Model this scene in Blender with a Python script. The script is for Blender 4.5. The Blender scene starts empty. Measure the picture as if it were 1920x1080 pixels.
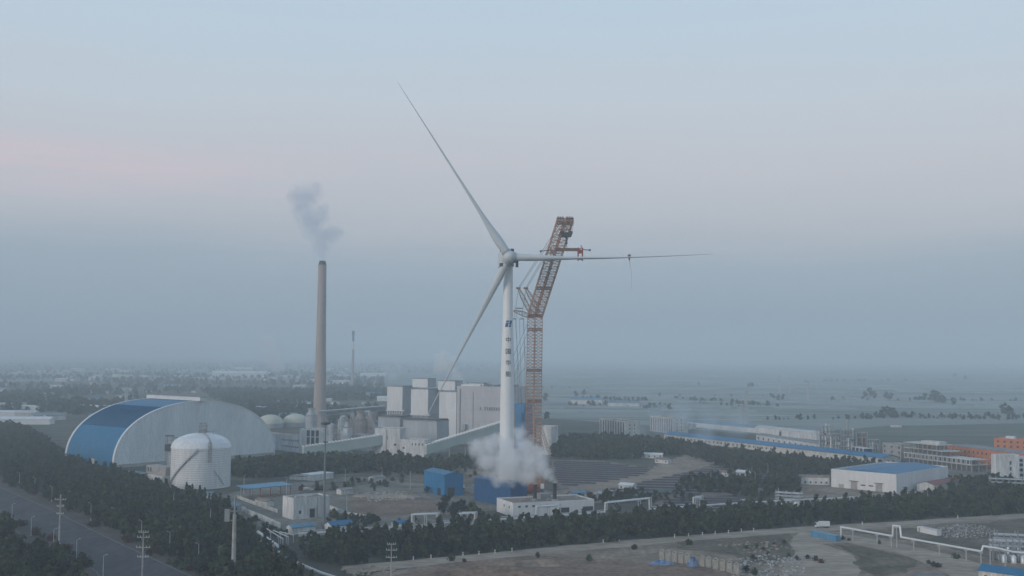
import bpy, bmesh, math, random
import numpy as np
from mathutils import Vector, Matrix
random.seed(7); rng = np.random.default_rng(7)
scene = bpy.context.scene
COL = scene.collection
R = math.radians
# ------------------------------------------------------------------ camera
F_PX, CAM_H, PITCH, ROLL = 2100.0, 96.0, math.atan(122/2100.0), R(0.45)
cam_d = bpy.data.cameras.new('camera'); cam = bpy.data.objects.new('camera', cam_d); COL.objects.link(cam)
CM = Matrix.Rotation(R(90)+PITCH, 4, 'X') @ Matrix.Rotation(ROLL, 4, 'Z')
cam.matrix_world = Matrix.Translation((0, 0, CAM_H)) @ CM
cam_d.sensor_width = 36; cam_d.lens = F_PX/1920*36; cam_d.clip_start = 1; cam_d.clip_end = 90000
scene.camera = cam
def ray(px, py): return (CM.to_3x3() @ Vector(((px-960)/F_PX, (540-py)/F_PX, -1.0)))
def G(px, py, z=0.0):                      # survey: photo pixel -> point on level z
    d = ray(px, py); t = (z-CAM_H)/d.z
    return Vector((d.x*t, d.y*t, z))
def P(px, py, Y):                          # photo pixel -> point at depth Y
    d = ray(px, py); t = Y/d.y
    return Vector((d.x*t, Y, CAM_H+d.z*t))
# ------------------------------------------------------------------ materials
MATS = {}
def _n(nt, t, **kw):
    n = nt.nodes.new(t)
    for k, v in kw.items(): setattr(n, k, v)
    return n
def mat(name, col, rough=.75, var=.18, scale=.15, col2=None, metal=0.0, stretch=(1,1,1), rnd=0.0, bump=0.0, bscale=1.0, fine=None):
    if name in MATS: return MATS[name]
    m = bpy.data.materials.new(name); m.use_nodes = True; nt = m.node_tree; nt.nodes.clear()
    out = _n(nt, 'ShaderNodeOutputMaterial'); b = _n(nt, 'ShaderNodeBsdfPrincipled')
    nt.links.new(b.outputs[0], out.inputs[0])
    geo = _n(nt, 'ShaderNodeNewGeometry'); mp = _n(nt, 'ShaderNodeMapping'); mp.inputs['Scale'].default_value = stretch
    nt.links.new(geo.outputs['Position'], mp.inputs['Vector'])
    nz = _n(nt, 'ShaderNodeTexNoise'); nz.inputs['Scale'].default_value = scale; nz.inputs['Detail'].default_value = 6; nz.inputs['Roughness'].default_value = .65
    nt.links.new(mp.outputs[0], nz.inputs['Vector'])
    mr = _n(nt, 'ShaderNodeMapRange'); mr.inputs[1].default_value = .32; mr.inputs[2].default_value = .68
    nt.links.new(nz.outputs['Fac'], mr.inputs[0])
    mx = _n(nt, 'ShaderNodeMix', data_type='RGBA')
    a = [c*(1-var) for c in col]; c2 = list(col2) if col2 else [min(1, c*(1+var)) for c in col]
    mx.inputs[6].default_value = (*a, 1); mx.inputs[7].default_value = (*c2, 1)
    nt.links.new(mr.outputs[0], mx.inputs[0])
    cur = mx.outputs[2]
    if fine:
        n2 = _n(nt, 'ShaderNodeTexNoise'); n2.inputs['Scale'].default_value = fine[0]; n2.inputs['Detail'].default_value = 4
        nt.links.new(mp.outputs[0], n2.inputs['Vector'])
        m2 = _n(nt, 'ShaderNodeMapRange'); m2.inputs[1].default_value = .35; m2.inputs[2].default_value = .65
        m2.inputs[3].default_value = 1-fine[1]; m2.inputs[4].default_value = 1+fine[1]
        nt.links.new(n2.outputs['Fac'], m2.inputs[0])
        hv = _n(nt, 'ShaderNodeHueSaturation'); nt.links.new(m2.outputs[0], hv.inputs['Value']); nt.links.new(cur, hv.inputs['Color']); cur = hv.outputs[0]
    if rnd:
        oi = _n(nt, 'ShaderNodeObjectInfo'); m3 = _n(nt, 'ShaderNodeMapRange'); m3.inputs[3].default_value = 1-rnd; m3.inputs[4].default_value = 1+rnd
        nt.links.new(oi.outputs['Random'], m3.inputs[0])
        hv = _n(nt, 'ShaderNodeHueSaturation'); nt.links.new(m3.outputs[0], hv.inputs['Value']); nt.links.new(cur, hv.inputs['Color'])
        m4 = _n(nt, 'ShaderNodeMapRange'); m4.inputs[3].default_value = .5-rnd*.09; m4.inputs[4].default_value = .5+rnd*.05
        ml = _n(nt, 'ShaderNodeMath', operation='MULTIPLY'); ml.inputs[1].default_value = 7.31
        fr = _n(nt, 'ShaderNodeMath', operation='FRACT'); nt.links.new(oi.outputs['Random'], ml.inputs[0]); nt.links.new(ml.outputs[0], fr.inputs[0])
        nt.links.new(fr.outputs[0], m4.inputs[0]); nt.links.new(m4.outputs[0], hv.inputs['Hue']); cur = hv.outputs[0]
    nt.links.new(cur, b.inputs['Base Color'])
    b.inputs['Roughness'].default_value = rough; b.inputs['Metallic'].default_value = metal
    b.inputs['Specular IOR Level'].default_value = .3
    if bump:
        n3 = _n(nt, 'ShaderNodeTexNoise'); n3.inputs['Scale'].default_value = bscale; n3.inputs['Detail'].default_value = 5
        nt.links.new(mp.outputs[0], n3.inputs['Vector'])
        bp = _n(nt, 'ShaderNodeBump'); bp.inputs['Strength'].default_value = 1; bp.inputs['Distance'].default_value = bump
        nt.links.new(n3.outputs['Fac'], bp.inputs['Height']); nt.links.new(bp.outputs[0], b.inputs['Normal'])
    MATS[name] = m
    return m
def lamp_mat(name, col, s):
    m = bpy.data.materials.new(name); m.use_nodes = True; b = m.node_tree.nodes['Principled BSDF']
    b.inputs['Emission Color'].default_value = (*col, 1); b.inputs['Emission Strength'].default_value = s
    return m
V = dict(stretch=(1,1,.12))
white_paint = mat('white_paint', (.70,.71,.71), .45, .16, .12, stretch=(1,1,.12), fine=(.8,.08))
tower_paint = mat('tower_paint', (.78,.79,.78), .45, .04, .05, stretch=(1,1,.1), fine=(.6,.03))
blade_paint = mat('blade_paint', (.56,.60,.62), .4, .05, .05)
plaster = mat('plaster', (.58,.58,.57), .85, .24, .12, fine=(.8,.16), stretch=(1,1,.22))
plaster_warm = mat('plaster_warm', (.55,.53,.49), .85, .24, .12, fine=(.8,.16), stretch=(1,1,.22))
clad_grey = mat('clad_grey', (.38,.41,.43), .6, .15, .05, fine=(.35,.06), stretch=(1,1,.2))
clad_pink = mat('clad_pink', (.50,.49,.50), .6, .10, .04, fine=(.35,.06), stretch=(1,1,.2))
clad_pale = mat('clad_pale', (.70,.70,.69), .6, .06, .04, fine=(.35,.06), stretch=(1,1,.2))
shed_white = mat('shed_white', (.66,.69,.70), .6, .12, .06, fine=(.8,.08), stretch=(1,1,.15))
trim_white = mat('trim_white', (.68,.69,.69), .6, .06, .1)
blue_roof = mat('blue_roof', (.012,.145,.29), .5, .10, .04, fine=(.4,.08))
blue_sheet = mat('blue_sheet', (.018,.17,.36), .5, .12, .12, fine=(.7,.10), stretch=(1,1,.2))
navy_sheet = mat('navy_sheet', (.012,.085,.22), .55, .15, .15, fine=(.7,.12), stretch=(1,1,.2))
light_blue = mat('light_blue', (.10,.26,.40), .5, .12, .2)
skylight = mat('skylight', (.075,.18,.27), .45, .12, .12, fine=(.5,.15))
teal_roof = mat('teal_roof', (.10,.22,.30), .6, .15, .05, fine=(.3,.2))
red_roof = mat('red_roof', (.22,.06,.06), .6, .3, .2, fine=(.6,.3))
red_paint = mat('red_paint', (.26,.06,.05), .5, .2, .3)
orange_wall = mat('orange_wall', (.56,.20,.09), .8, .08, .1, fine=(.4,.08))
concrete = mat('concrete', (.36,.35,.33), .9, .14, .1, fine=(.5,.15))
chimney_concrete = mat('chimney_concrete', (.38,.33,.30), .9, .10, .05, stretch=(1,1,.08), fine=(.2,.08))
concrete_dark = mat('concrete_dark', (.14,.14,.14), .9, .2, .2)
roof_brown = mat('roof_brown', (.24,.19,.16), .9, .2, .1, fine=(.5,.2))
roof_grey = mat('roof_grey', (.24,.25,.26), .9, .15, .08, fine=(.4,.2))
steel_grey = mat('grey_steel', (.30,.31,.32), .5, .15, .2, metal=.2)  # plain grey steel for frames and fittings
steel = steel_grey
galv = mat('galvanised', (.50,.52,.52), .4, .12, .3, metal=.3)
pipe_white = mat('pipe_cladding', (.70,.72,.72), .35, .08, .2, metal=.2)
dark = mat('dark_opening', (.035,.04,.045), .5, .2, .5)
glass = mat('window_glass', (.05,.06,.07), .15, .2, .5)
crane_orange = mat('crane_orange', (.42,.25,.17), .55, .2, .3)
crane_brown = mat('crane_brown', (.25,.16,.125), .6, .2, .3)
rope = mat('wire_rope', (.12,.10,.09), .6, .1, 1)
black_steel = mat('black_steel', (.06,.065,.07), .5, .2, .5)
logo_blue = mat('emblem_blue', (.015,.10,.25), .5, .05, 1)
ink = mat('lettering_dark', (.03,.04,.05), .5, .05, 1)
cream = mat('cream_dome', (.56,.56,.46), .7, .07, .06)
precast = mat('precast_beige', (.36,.345,.30), .9, .15, .4, fine=(1.2,.15))
bark = mat('bark', (.09,.07,.055), .9, .2, 1)
panel = mat('solar_panel', (.024,.022,.040), .6, .2, .2)
wood_green = dict(rough=.9, rnd=.35)
leaf_a = mat('leaf_green', (.036,.062,.028), .8, .35, .35, rnd=.6)
leaf_b = mat('leaf_dark', (.023,.043,.028), .8, .35, .35, rnd=.6)
leaf_c = mat('leaf_olive', (.085,.085,.036), .8, .35, .35, rnd=.5)
leaf_r = mat('leaf_russet', (.085,.036,.022), .85, .35, .3, rnd=.3)
leaf_wood = mat('leaf_wood', (.026,.046,.028), .85, .4, .10, col2=(.078,.090,.038), rnd=0, fine=(.3,.45))
leaf_far = mat('leaf_far', (.030,.046,.030), .9, .4, .01, fine=(.05,.35))
# ------------------------------------------------------------------ mesh builder
CLUT = []
class MB:
    def __init__(s): s.v = []; s.f = []; s.sm = []
    def add(s, vs, fs, smooth=False):
        o = len(s.v); s.v += [tuple(v) for v in vs]
        for f in fs: s.f.append([i+o for i in f]); s.sm.append(smooth)
    def hexa(s, p):  # 8 pts: 4 bottom ccw, 4 top
        s.add(p, [(3,2,1,0),(4,5,6,7),(0,1,5,4),(1,2,6,5),(2,3,7,6),(3,0,4,7)])
    def box(s, x0, x1, y0, y1, z0, z1):
        s.hexa([(x0,y0,z0),(x1,y0,z0),(x1,y1,z0),(x0,y1,z0),(x0,y0,z1),(x1,y0,z1),(x1,y1,z1),(x0,y1,z1)])
    def fbox(s, F, u0, u1, v0, v1, z0, z1):
        q = [(u0,v0),(u1,v0),(u1,v1),(u0,v1)]
        s.hexa([F.pt(u,v,z0) for u,v in q]+[F.pt(u,v,z1) for u,v in q])
    def tube(s, a, b, r0, r1=None, n=6, caps=True, smooth=True):
        a = Vector(a); b = Vector(b); r1 = r0 if r1 is None else r1
        d = (b-a)
        if d.length < 1e-6: return
        d.normalize(); x = d.orthogonal().normalized() if abs(d.z) < .999 else Vector((1,0,0)); y = d.cross(x)
        vs = []
        for c, r in ((a,r0),(b,r1)):
            for k in range(n):
                t = 2*math.pi*k/n+math.pi/n; vs.append(c+x*(r*math.cos(t))+y*(r*math.sin(t)))
        s.add(vs, [(k,(k+1)%n,n+(k+1)%n,n+k) for k in range(n)], smooth and n > 5)
        if caps: s.add(vs, [tuple(range(n))[::-1], tuple(range(n,2*n))])
    def path(s, pts, r, n=8):
        for i in range(len(pts)-1): s.tube(pts[i], pts[i+1], r, r, n)
        for p in pts[1:-1]: s.ball(p, r*1.02, 3)
    def ball(s, c, r, k=4, sz=None):
        n = 2*k+2; c = Vector(c); sx, sy, szz = sz or (1,1,1); vs = [c+Vector((0,0,-r*szz))]
        for i in range(1, k+1):
            a = -math.pi/2+math.pi*i/(k+1)
            for j in range(n):
                t = 2*math.pi*j/n; vs.append(c+Vector((r*sx*math.cos(a)*math.cos(t), r*sy*math.cos(a)*math.sin(t), r*szz*math.sin(a))))
        vs.append(c+Vector((0,0,r*szz))); fs = [(0,1+(j+1)%n,1+j) for j in range(n)]
        for i in range(k-1):
            for j in range(n): fs.append((1+i*n+j,1+i*n+(j+1)%n,1+(i+1)*n+(j+1)%n,1+(i+1)*n+j))
        l = len(vs)-1; fs += [(l,1+(k-1)*n+j,1+(k-1)*n+(j+1)%n) for j in range(n)]
        s.add(vs, fs, True)
    def lathe(s, c, prof, n=32, smooth=True):
        c = Vector(c); vs = []
        for r, z in prof:
            for j in range(n):
                t = 2*math.pi*j/n; vs.append(c+Vector((r*math.cos(t), r*math.sin(t), z)))
        m = len(prof)
        s.add(vs, [(i*n+j,i*n+(j+1)%n,(i+1)*n+(j+1)%n,(i+1)*n+j) for i in range(m-1) for j in range(n)], smooth)
        s.add(vs[:n], [tuple(range(n))[::-1]]); s.add(vs[-n:], [tuple(range(n))])
    def lattice(s, a, b, w, h=None, bay=3.0, r=.14, rb=.08, side=None, taper=0.0):
        a = Vector(a); b = Vector(b); h = h or w; d = (b-a); L = d.length; d.normalize()
        x = (side or Vector((1,0,0))); x = (x-d*x.dot(d)).normalized(); y = d.cross(x)
        nb = max(2, int(round(L/bay))); rings = []
        for i in range(nb+1):
            c = a+d*(L*i/nb); k = 1.0
            if taper:
                e = min(i, nb-i)/nb; k = min(1.0, .35+e/taper*.65)
            rings.append([c+x*(sx*w/2*k)+y*(sy*h/2*k) for sx, sy in ((-1,-1),(1,-1),(1,1),(-1,1))])
        for i in range(nb):
            for k in range(4):
                s.tube(rings[i][k], rings[i+1][k], r, r, 4, False)
                k2 = (k+1)%4
                if i % 2: s.tube(rings[i][k], rings[i+1][k2], rb, rb, 3, False)
                else: s.tube(rings[i][k2], rings[i+1][k], rb, rb, 3, False)
                s.tube(rings[i][k], rings[i][k2], rb, rb, 3, False)
        for k in range(4): s.tube(rings[-1][k], rings[-1][(k+1)%4], r, r, 4, False)
    def poly(s, pts): s.add(pts, [tuple(range(len(pts)))])
    def build(s, name, m, parent=None, label=None):
        me = bpy.data.meshes.new(name); o0 = wl(parent) if parent else Vector((0,0,0))
        vs = [(v[0]-o0.x, v[1]-o0.y, v[2]-o0.z) for v in s.v]
        me.from_pydata(vs, [], s.f); me.polygons.foreach_set('use_smooth', s.sm); me.update()
        me.materials.append(m)
        ob = bpy.data.objects.new(name, me); COL.objects.link(ob)
        if parent: ob.parent = parent
        if label: ob['label'] = label
        return ob
def wl(o):
    v = Vector((0,0,0))
    while o: v = v+o.location; o = o.parent
    return v
def tag(o, label=None, cat=None, group=None, kind=None):
    if label: o['label'] = label
    if cat: o['category'] = cat
    if group: o['group'] = group
    if kind: o['kind'] = kind
    return o
def thing(name, label, cat, loc=(0,0,0), group=None):
    o = bpy.data.objects.new(name, None); COL.objects.link(o); o.empty_display_size = .5
    o.location = loc; return tag(o, label, cat, group)
def copy_tree(o, parent=None):
    c = o.copy(); COL.objects.link(c); c.parent = parent
    for ch in [x for x in KIDS.get(o.name, [])]: copy_tree(ch, c)
    return c
KIDS = {}
def freeze(o):
    ks = [x for x in COL.objects if x.parent == o]; KIDS[o.name] = ks
    for k in ks: freeze(k)
class Frame:
    def __init__(s, B, C):
        s.B = Vector((B[0],B[1],0)); d = Vector((C[0],C[1],0))-s.B; s.L = d.length; s.u = d.normalized(); s.n = Vector((-s.u.y,s.u.x,0))
        s.ang = math.atan2(s.u.y, s.u.x)
    def pt(s, u, v, z): p = s.B+s.u*u+s.n*v; return Vector((p.x,p.y,z))
# ------------------------------------------------------------------ ground
def sheet(name, px, m, z, world=False):
    b = MB(); pts = [Vector((x,y,z)) for x,y in px] if world else [G(x,y,0)+Vector((0,0,z)) for x,y in px]
    if not world and name not in ('road',):
        q = []; sd = 5.0 if name != 'track' else 9.0; am = 2.6 if name not in ('track','verge') else .9
        for a, c in zip(pts, pts[1:]+pts[:1]):
            n = max(1, min(40, int((c-a).length/sd))); d = (c-a).normalized(); nn = Vector((-d.y,d.x,0)); ph = rng.uniform(0,6)
            for i in range(n):
                o = 0 if i == 0 else am*(math.sin(i*1.3+ph)*.6+rng.uniform(-.8,.8)); q.append(a.lerp(c, i/n)+nn*o)
        pts = q
    b.poly(pts); o = b.build(name, m); o['kind'] = 'structure'; return o
m_ground = mat('ground_soil', (.060,.062,.042), .95, .3, .006, col2=(.115,.105,.082), fine=(.05,.3))
m_field = mat('field_mix', (.15,.175,.15), .9, .25, .006, col2=(.29,.32,.29), stretch=(.12,1,1), fine=(.035,.5))
m_field2 = mat('field_dark', (.055,.07,.05), .9, .3, .004, col2=(.11,.12,.09), stretch=(.3,1,1), fine=(.03,.3))
m_asphalt = mat('asphalt', (.062,.060,.068), .9, .3, .06, fine=(.3,.22), stretch=(1,.3,1))
m_verge = mat('verge', (.075,.068,.052), .95, .3, .05, col2=(.11,.085,.075), fine=(.3,.25))
m_dirt = mat('dirt', (.165,.13,.10), .95, .22, .05, col2=(.33,.26,.20), fine=(.35,.25), bump=.3, bscale=.3)
m_dirt_red = mat('dirt_red', (.17,.115,.085), .95, .25, .06, col2=(.26,.185,.135), fine=(.4,.3), bump=.3, bscale=.3)
m_track = mat('pale_track', (.30,.25,.20), .95, .2, .05, col2=(.42,.355,.285), fine=(.3,.2), stretch=(.4,1,1))
rub_mat = mat('rubble_pale', (.36,.36,.35), .9, .4, .3, fine=(.8,.3))
m_yard = mat('yard_concrete', (.13,.12,.095), .95, .25, .035, col2=(.26,.235,.20), fine=(.3,.3))
m_pale = mat('pale_plastic', (.22,.24,.22), .8, .15, .01, stretch=(.2,1,1), fine=(.05,.15))
m_grassy = mat('rough_grass', (.085,.085,.055), .95, .35, .05, col2=(.19,.155,.12), fine=(.35,.3))
S = 40000
b = MB(); b.poly([(-S,-2000,0),(S,-2000,0),(S,S,0),(-S,S,0)]); tag(b.build('ground', m_ground), kind='structure')
# plain to the right, far
sheet('field', [(-150,1900),(200,1500),(420,1180),(1400,1100),(9000,1100),(30000,16000),(30000,38000),(-9000,38000),(-2500,9000),(-700,3600)], m_field, .03, True)
sheet('field_dark', [(1640,800),(1930,793),(1990,850),(1700,840),(1560,835),(1480,815)], m_field2, .07)
sheet('field_pale', [(1430,786),(1700,783),(1990,786),(1990,795),(1760,797),(1430,799)], m_pale, .06)
sheet('field_strip', [(1020,770),(1250,772),(1240,782),(1020,782)], m_pale, .06)
sheet('field_left', [(-60,700),(420,690),(560,690),(520,712),(-60,716)], m_field, .06)
# left avenue
sheet('road', [(-60,893),(0,914),(100,958),(200,1008),(300,1054),(420,1112),(220,1130),(180,1072),(110,1018),(0,958),(-60,935)], m_asphalt, .05)
sheet('verge', [(-60,935),(0,958),(110,1018),(180,1072),(230,1130),(190,1130),(150,1078),(95,1035),(0,975),(-60,950)], m_verge, .10)
sheet('verge', [(-60,893),(0,914),(100,958),(200,1008),(300,1054),(420,1112),(470,1112),(320,1052),(200,995),(100,946),(0,903),(-60,884)], m_verge, .10)
def kerb(px):
    w = MB(); ps = [G(*p) for p in px]
    for a, c in zip(ps[:-1], ps[1:]):
        d = (c-a).normalized(); n = Vector((-d.y,d.x,0))*.22; up = Vector((0,0,.22))
        w.hexa([a-n, c-n, c+n, a+n, a-n+up, c-n+up, c+n+up, a+n+up])
    o = w.build('kerb', mat('kerb_stone', (.17,.165,.16), .9, .15, .3)); o['kind'] = 'structure'
kerb([(-60,935),(0,958),(110,1018),(180,1072),(220,1125)]); kerb([(-60,893),(0,914),(100,958),(200,1008),(300,1054),(420,1110)])
# lower dirt ground and pale track
sheet('dirt_ground', [(700,1075),(860,1050),(1100,1030),(1300,1012),(1520,995),(1960,968),(1960,1120),(680,1120)], m_dirt, .04)
sheet('track', [(640,1062),(840,1044),(1100,1020),(1300,1003),(1500,988),(1700,977),(1960,960),(1960,969),(1700,986),(1500,999),(1300,1014),(1100,1032),(860,1054),(660,1076)], m_track, .09)
sheet('track', [(1500,998),(1600,1004),(1700,1022),(1780,1040),(1870,1068),(1900,1090),(1800,1090),(1740,1060),(1680,1036),(1590,1018),(1540,1020),(1600,1042),(1615,1070),(1600,1100),(1490,1100),(1460,1070),(1490,1040),(1480,1020)], m_track, .13)
sheet('dirt_patch', [(820,1050),(1010,1040),(1120,1048),(1290,1058),(1400,1085),(1300,1120),(760,1120),(740,1080)], m_dirt_red, .08)
sheet('grass_patch', [(1270,1015),(1480,1000),(1500,1035),(1450,1062),(1400,1050),(1340,1035),(1270,1030)], m_grassy, .085)
sheet('grass_patch', [(1560,1020),(1640,1030),(1722,1052),(1700,1075),(1640,1082),(1610,1062),(1600,1040)], m_grassy, .17)
sheet('grass_patch', [(1600,996),(1720,990),(1900,975),(1960,972),(1960,1060),(1860,1050),(1760,1022),(1650,1008)], m_grassy, .085)
# yards
sheet('yard', [(385,932),(470,918),(620,895),(760,893),(880,905),(930,915),(950,935),(900,975),(820,985),(640,992),(540,1000),(440,975)], m_yard, .05)
sheet('dirt_patch', [(655,935),(720,925),(800,935),(835,945),(800,962),(720,970),(665,960)], m_dirt_red, .10)
sheet('grass_patch', [(560,912),(660,900),(690,908),(640,920),(560,925)], m_grassy, .10)
sheet('grass_patch', [(430,870),(700,868),(880,872),(900,900),(870,915),(800,908),(680,893),(560,893),(430,905)], m_grassy, .06)
sheet('dirt_patch', [(1040,922),(1100,905),(1200,887),(1265,860),(1295,849),(1345,853),(1356,866),(1300,882),(1210,902),(1120,925),(1200,935),(1100,945),(1000,950),(960,930),(980,912)], mat('track_soil', (.25,.185,.135), .95, .2, .05, col2=(.36,.285,.22), fine=(.3,.25)), .09)
sheet('dirt_patch', [(780,872),(900,872),(960,890),(900,905),(860,880)], m_dirt, .10)
sheet('dirt_patch', [(1495,912),(1560,905),(1690,925),(1600,935),(1480,942)], m_dirt, .10)
sheet('yard', [(1640,872),(1900,880),(1960,900),(1960,915),(1790,912),(1640,890)], m_yard, .08)
m_panelground = mat('panel_field_soil', (.19,.145,.115), .95, .2, .04, col2=(.26,.205,.17), fine=(.3,.25))
sheet('panel_field', [(1032,862),(1130,864),(1232,880),(1212,896),(1120,910),(1055,918),(1036,905)], m_panelground, .075)
sheet('panel_field', [(1112,926),(1210,900),(1300,881),(1352,871),(1450,885),(1460,918),(1340,932),(1200,936)], m_panelground, .08)
sheet('panel_field', [(1220,944),(1290,927),(1400,935),(1450,946),(1390,957),(1300,963)], m_panelground, .085)
# ------------------------------------------------------------------ buildings
wmesh = {}
def windows(root, F, zs, us, w, h, v=0.0, m=None, name='window'):
    m = m or glass
    key = (round(w,2), round(h,2), m.name)
    rl = wl(root)
    for z in zs:
        for u in us:
            if key not in wmesh:
                b = MB(); b.box(-w/2, w/2, -.08, .05, 0, h); ob = b.build(name, m, None); wmesh[key] = ob.data
            else:
                ob = bpy.data.objects.new(name, wmesh[key]); COL.objects.link(ob)
            ob.parent = root; ob.location = F.pt(u, v, z)-rl; ob.rotation_euler = (0,0,F.ang)
def side_windows(root, F, dep, zs, vs, w, h, at='right', m=None):
    A = F.pt(F.L if at == 'right' else 0, 0, 0); Bq = F.pt(F.L if at == 'right' else 0, dep, 0)
    F2 = Frame(A, Bq) if at == 'right' else Frame(Bq, A)
    windows(root, F2, zs, [q if at == 'right' else dep-q for q in vs], w, h, 0, m)
def block(name, label, cat, B, C, dep, z1, wm, rm=None, roof='flat', z0=-.2, group=None, rise=2.0, px=True, parent=None, eave=.4, roofname='roof'):
    F = Frame(G(*B), G(*C)) if px else Frame(B, C)
    root = parent or thing(name, label, cat, F.pt(F.L/2, dep/2, 0), group)
    rm = rm or wm; L = F.L
    w = MB()
    if roof == 'flat':
        t = .35
        w.fbox(F, 0, L, 0, t, z0, z1); w.fbox(F, 0, L, dep-t, dep, z0, z1)
        w.fbox(F, 0, t, t, dep-t, z0, z1); w.fbox(F, L-t, L, t, dep-t, z0, z1)
        w.build('wall', wm, root)
        r = MB(); r.fbox(F, t+.01, L-t-.01, t+.01, dep-t-.01, z1-1.2, z1-.8); r.build(roofname, rm, root)
    elif roof == 'slab':
        w.fbox(F, 0, L, 0, dep, z0, z1); w.build('wall', wm, root)
        r = MB(); r.fbox(F, -eave, L+eave, -eave, dep+eave, z1+.01, z1+.45); r.build(roofname, rm, root)
    elif roof in ('gable', 'gablex'):
        if roof == 'gable':   # ridge along u
            w.add([F.pt(0,0,z0),F.pt(L,0,z0),F.pt(L,dep,z0),F.pt(0,dep,z0),F.pt(0,0,z1),F.pt(L,0,z1),F.pt(L,dep,z1),F.pt(0,dep,z1),F.pt(0,dep/2,z1+rise),F.pt(L,dep/2,z1+rise)],
                  [(0,1,5,4),(2,3,7,6),(1,2,6,9,5),(3,0,4,8,7),(3,2,1,0),(4,5,9,8),(7,8,9,6)])
            e = eave; k = rise/(dep/2); o = .12; tt = .3
            p = []
            for u in (-e, L+e):
                p += [F.pt(u,-e,z1-k*e+o),F.pt(u,dep/2,z1+rise+o),F.pt(u,dep+e,z1-k*e+o),F.pt(u,dep+e,z1-k*e+o+tt),F.pt(u,dep/2,z1+rise+o+tt),F.pt(u,-e,z1-k*e+o+tt)]
        else:
            w.add([F.pt(0,0,z0),F.pt(L,0,z0),F.pt(L,dep,z0),F.pt(0,dep,z0),F.pt(0,0,z1),F.pt(L,0,z1),F.pt(L,dep,z1),F.pt(0,dep,z1),F.pt(L/2,0,z1+rise),F.pt(L/2,dep,z1+rise)],
                  [(0,1,5,8,4),(2,3,7,9,6),(1,2,6,5),(3,0,4,7),(3,2,1,0),(4,8,9,7),(8,5,6,9)])
            e = eave; k = rise/(L/2); o = .12; tt = .3; p = []
            for v in (dep+e, -e):
                p += [F.pt(-e,v,z1-k*e+o),F.pt(L/2,v,z1+rise+o),F.pt(L+e,v,z1-k*e+o),F.pt(L+e,v,z1-k*e+o+tt),F.pt(L/2,v,z1+rise+o+tt),F.pt(-e,v,z1-k*e+o+tt)]
        w.build('wall', wm, root)
        r = MB(); r.add(p, [(0,5,4,3,2,1)[::-1],(6,11,10,9,8,7)]+[(i,(i+1)%6,6+(i+1)%6,6+i) for i in range(6)]); r.build(roofname, rm, root)
    return root, F
def lin(a, b, n): return [a+(b-a)*i/(n-1) for i in range(n)] if n > 1 else [(a+b)/2]

# --- coal shed with vaulted roof
def arch_shed():
    Bp = G(213,878); Cp = G(515,853); F = Frame(Bp, Cp); L = F.L; D = 76.0; H = 52.0
    root = thing('arched_coal_shed', 'huge vaulted storage shed with blue curved roof and pale grey end wall', 'storage shed', F.pt(L/2, D/2, 0))
    N = 48
    def prof(t, off=0.0):  # t 0..1 left to right
        a = math.pi*(1-t); return (L/2+(L/2+off)*math.copysign(abs(math.cos(a))**.95, math.cos(a)), (H+off)*math.sin(a)**.85 if 0 < t < 1 else 0)
    for v, nm in ((0.3,'end_wall'), (D-.6,'end_wall')):
        w = MB(); ps = [prof(i/N, -.6) for i in range(N+1)]
        vs = [F.pt(u, v, z) for u, z in ps]+[F.pt(u, v+.3, z) for u, z in ps]; n = N+1
        w.add(vs, [tuple(range(n)), tuple(range(n,2*n))[::-1]]+[(i,n+i,n+(i+1)%n,(i+1)%n) for i in range(n)])
        w.build(nm, shed_white, root)
    def shell(name, m, v0, v1, t0, t1, off=0.0, th=.5):
        w = MB(); k = max(2, int((t1-t0)*N*1.2)); ts = lin(t0, t1, k)
        o = [prof(t, off) for t in ts]; i_ = [prof(t, off-th) for t in ts]
        vs = [F.pt(u,v0,z) for u,z in o]+[F.pt(u,v1,z) for u,z in o]+[F.pt(u,v0,z) for u,z in i_]+[F.pt(u,v1,z) for u,z in i_]
        fs = []
        for i in range(k-1):
            fs += [(i,i+1,k+i+1,k+i),(2*k+i+1,2*k+i,3*k+i,3*k+i+1),(i,2*k+i,2*k+i+1,i+1),(k+i,k+i+1,3*k+i+1,3*k+i)]
        fs += [(0,k,3*k,2*k),(k-1,3*k-1,4*k-1,2*k-1)]
        w.add(vs, fs, False); return w.build(name, m, root)
    e = 2.6
    shell('roof_panel', blue_roof, e, D-e, 0, .19); shell('skylight_panel', skylight, e, D-e, .192, .36, -.15)
    shell('roof_panel', blue_roof, e, D-e, .362, .5); shell('roof_panel', blue_roof, e, D-e, .502, 1)
    shell('edge_trim', trim_white, 0, e-.05, 0, 1, .25, .8); shell('edge_trim', trim_white, D-e+.05, D, 0, 1, .25, .8)
    w = MB(); nr = 26
    for i in range(nr):
        v = e+(D-2*e)*(i+.5)/nr; ts = lin(.19,.36,9); q = [prof(t,.15) for t in ts]
        for a, c in zip(q[:-1], q[1:]): w.tube(F.pt(a[0],v,a[1]), F.pt(c[0],v,c[1]), .38, .38, 4, False)
    w.build('skylight_rib', blue_roof, root)
    w = MB(); w.fbox(F, L/2-3.2, L/2+3.2, -3, D+2, H+.3, H+3.6); ob = w.build('ridge_monitor', trim_white, root)
    w = MB(); w.fbox(F, L/2-3.6, L/2+3.6, -3.4, D+2.4, H+3.62, H+3.95); w.build('monitor_roof', roof_grey, ob)
    w = MB(); w.fbox(F, 2, L-2, -1.2, .25, -.2, 2.6); w.build('plinth', concrete, root)
arch_shed()
block('site_office', 'low pinkish block half hidden by trees at the foot of the blue vaulted roof', 'building', (150,868), (176,874), 8, 6, plaster_warm, roof_grey)

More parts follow.
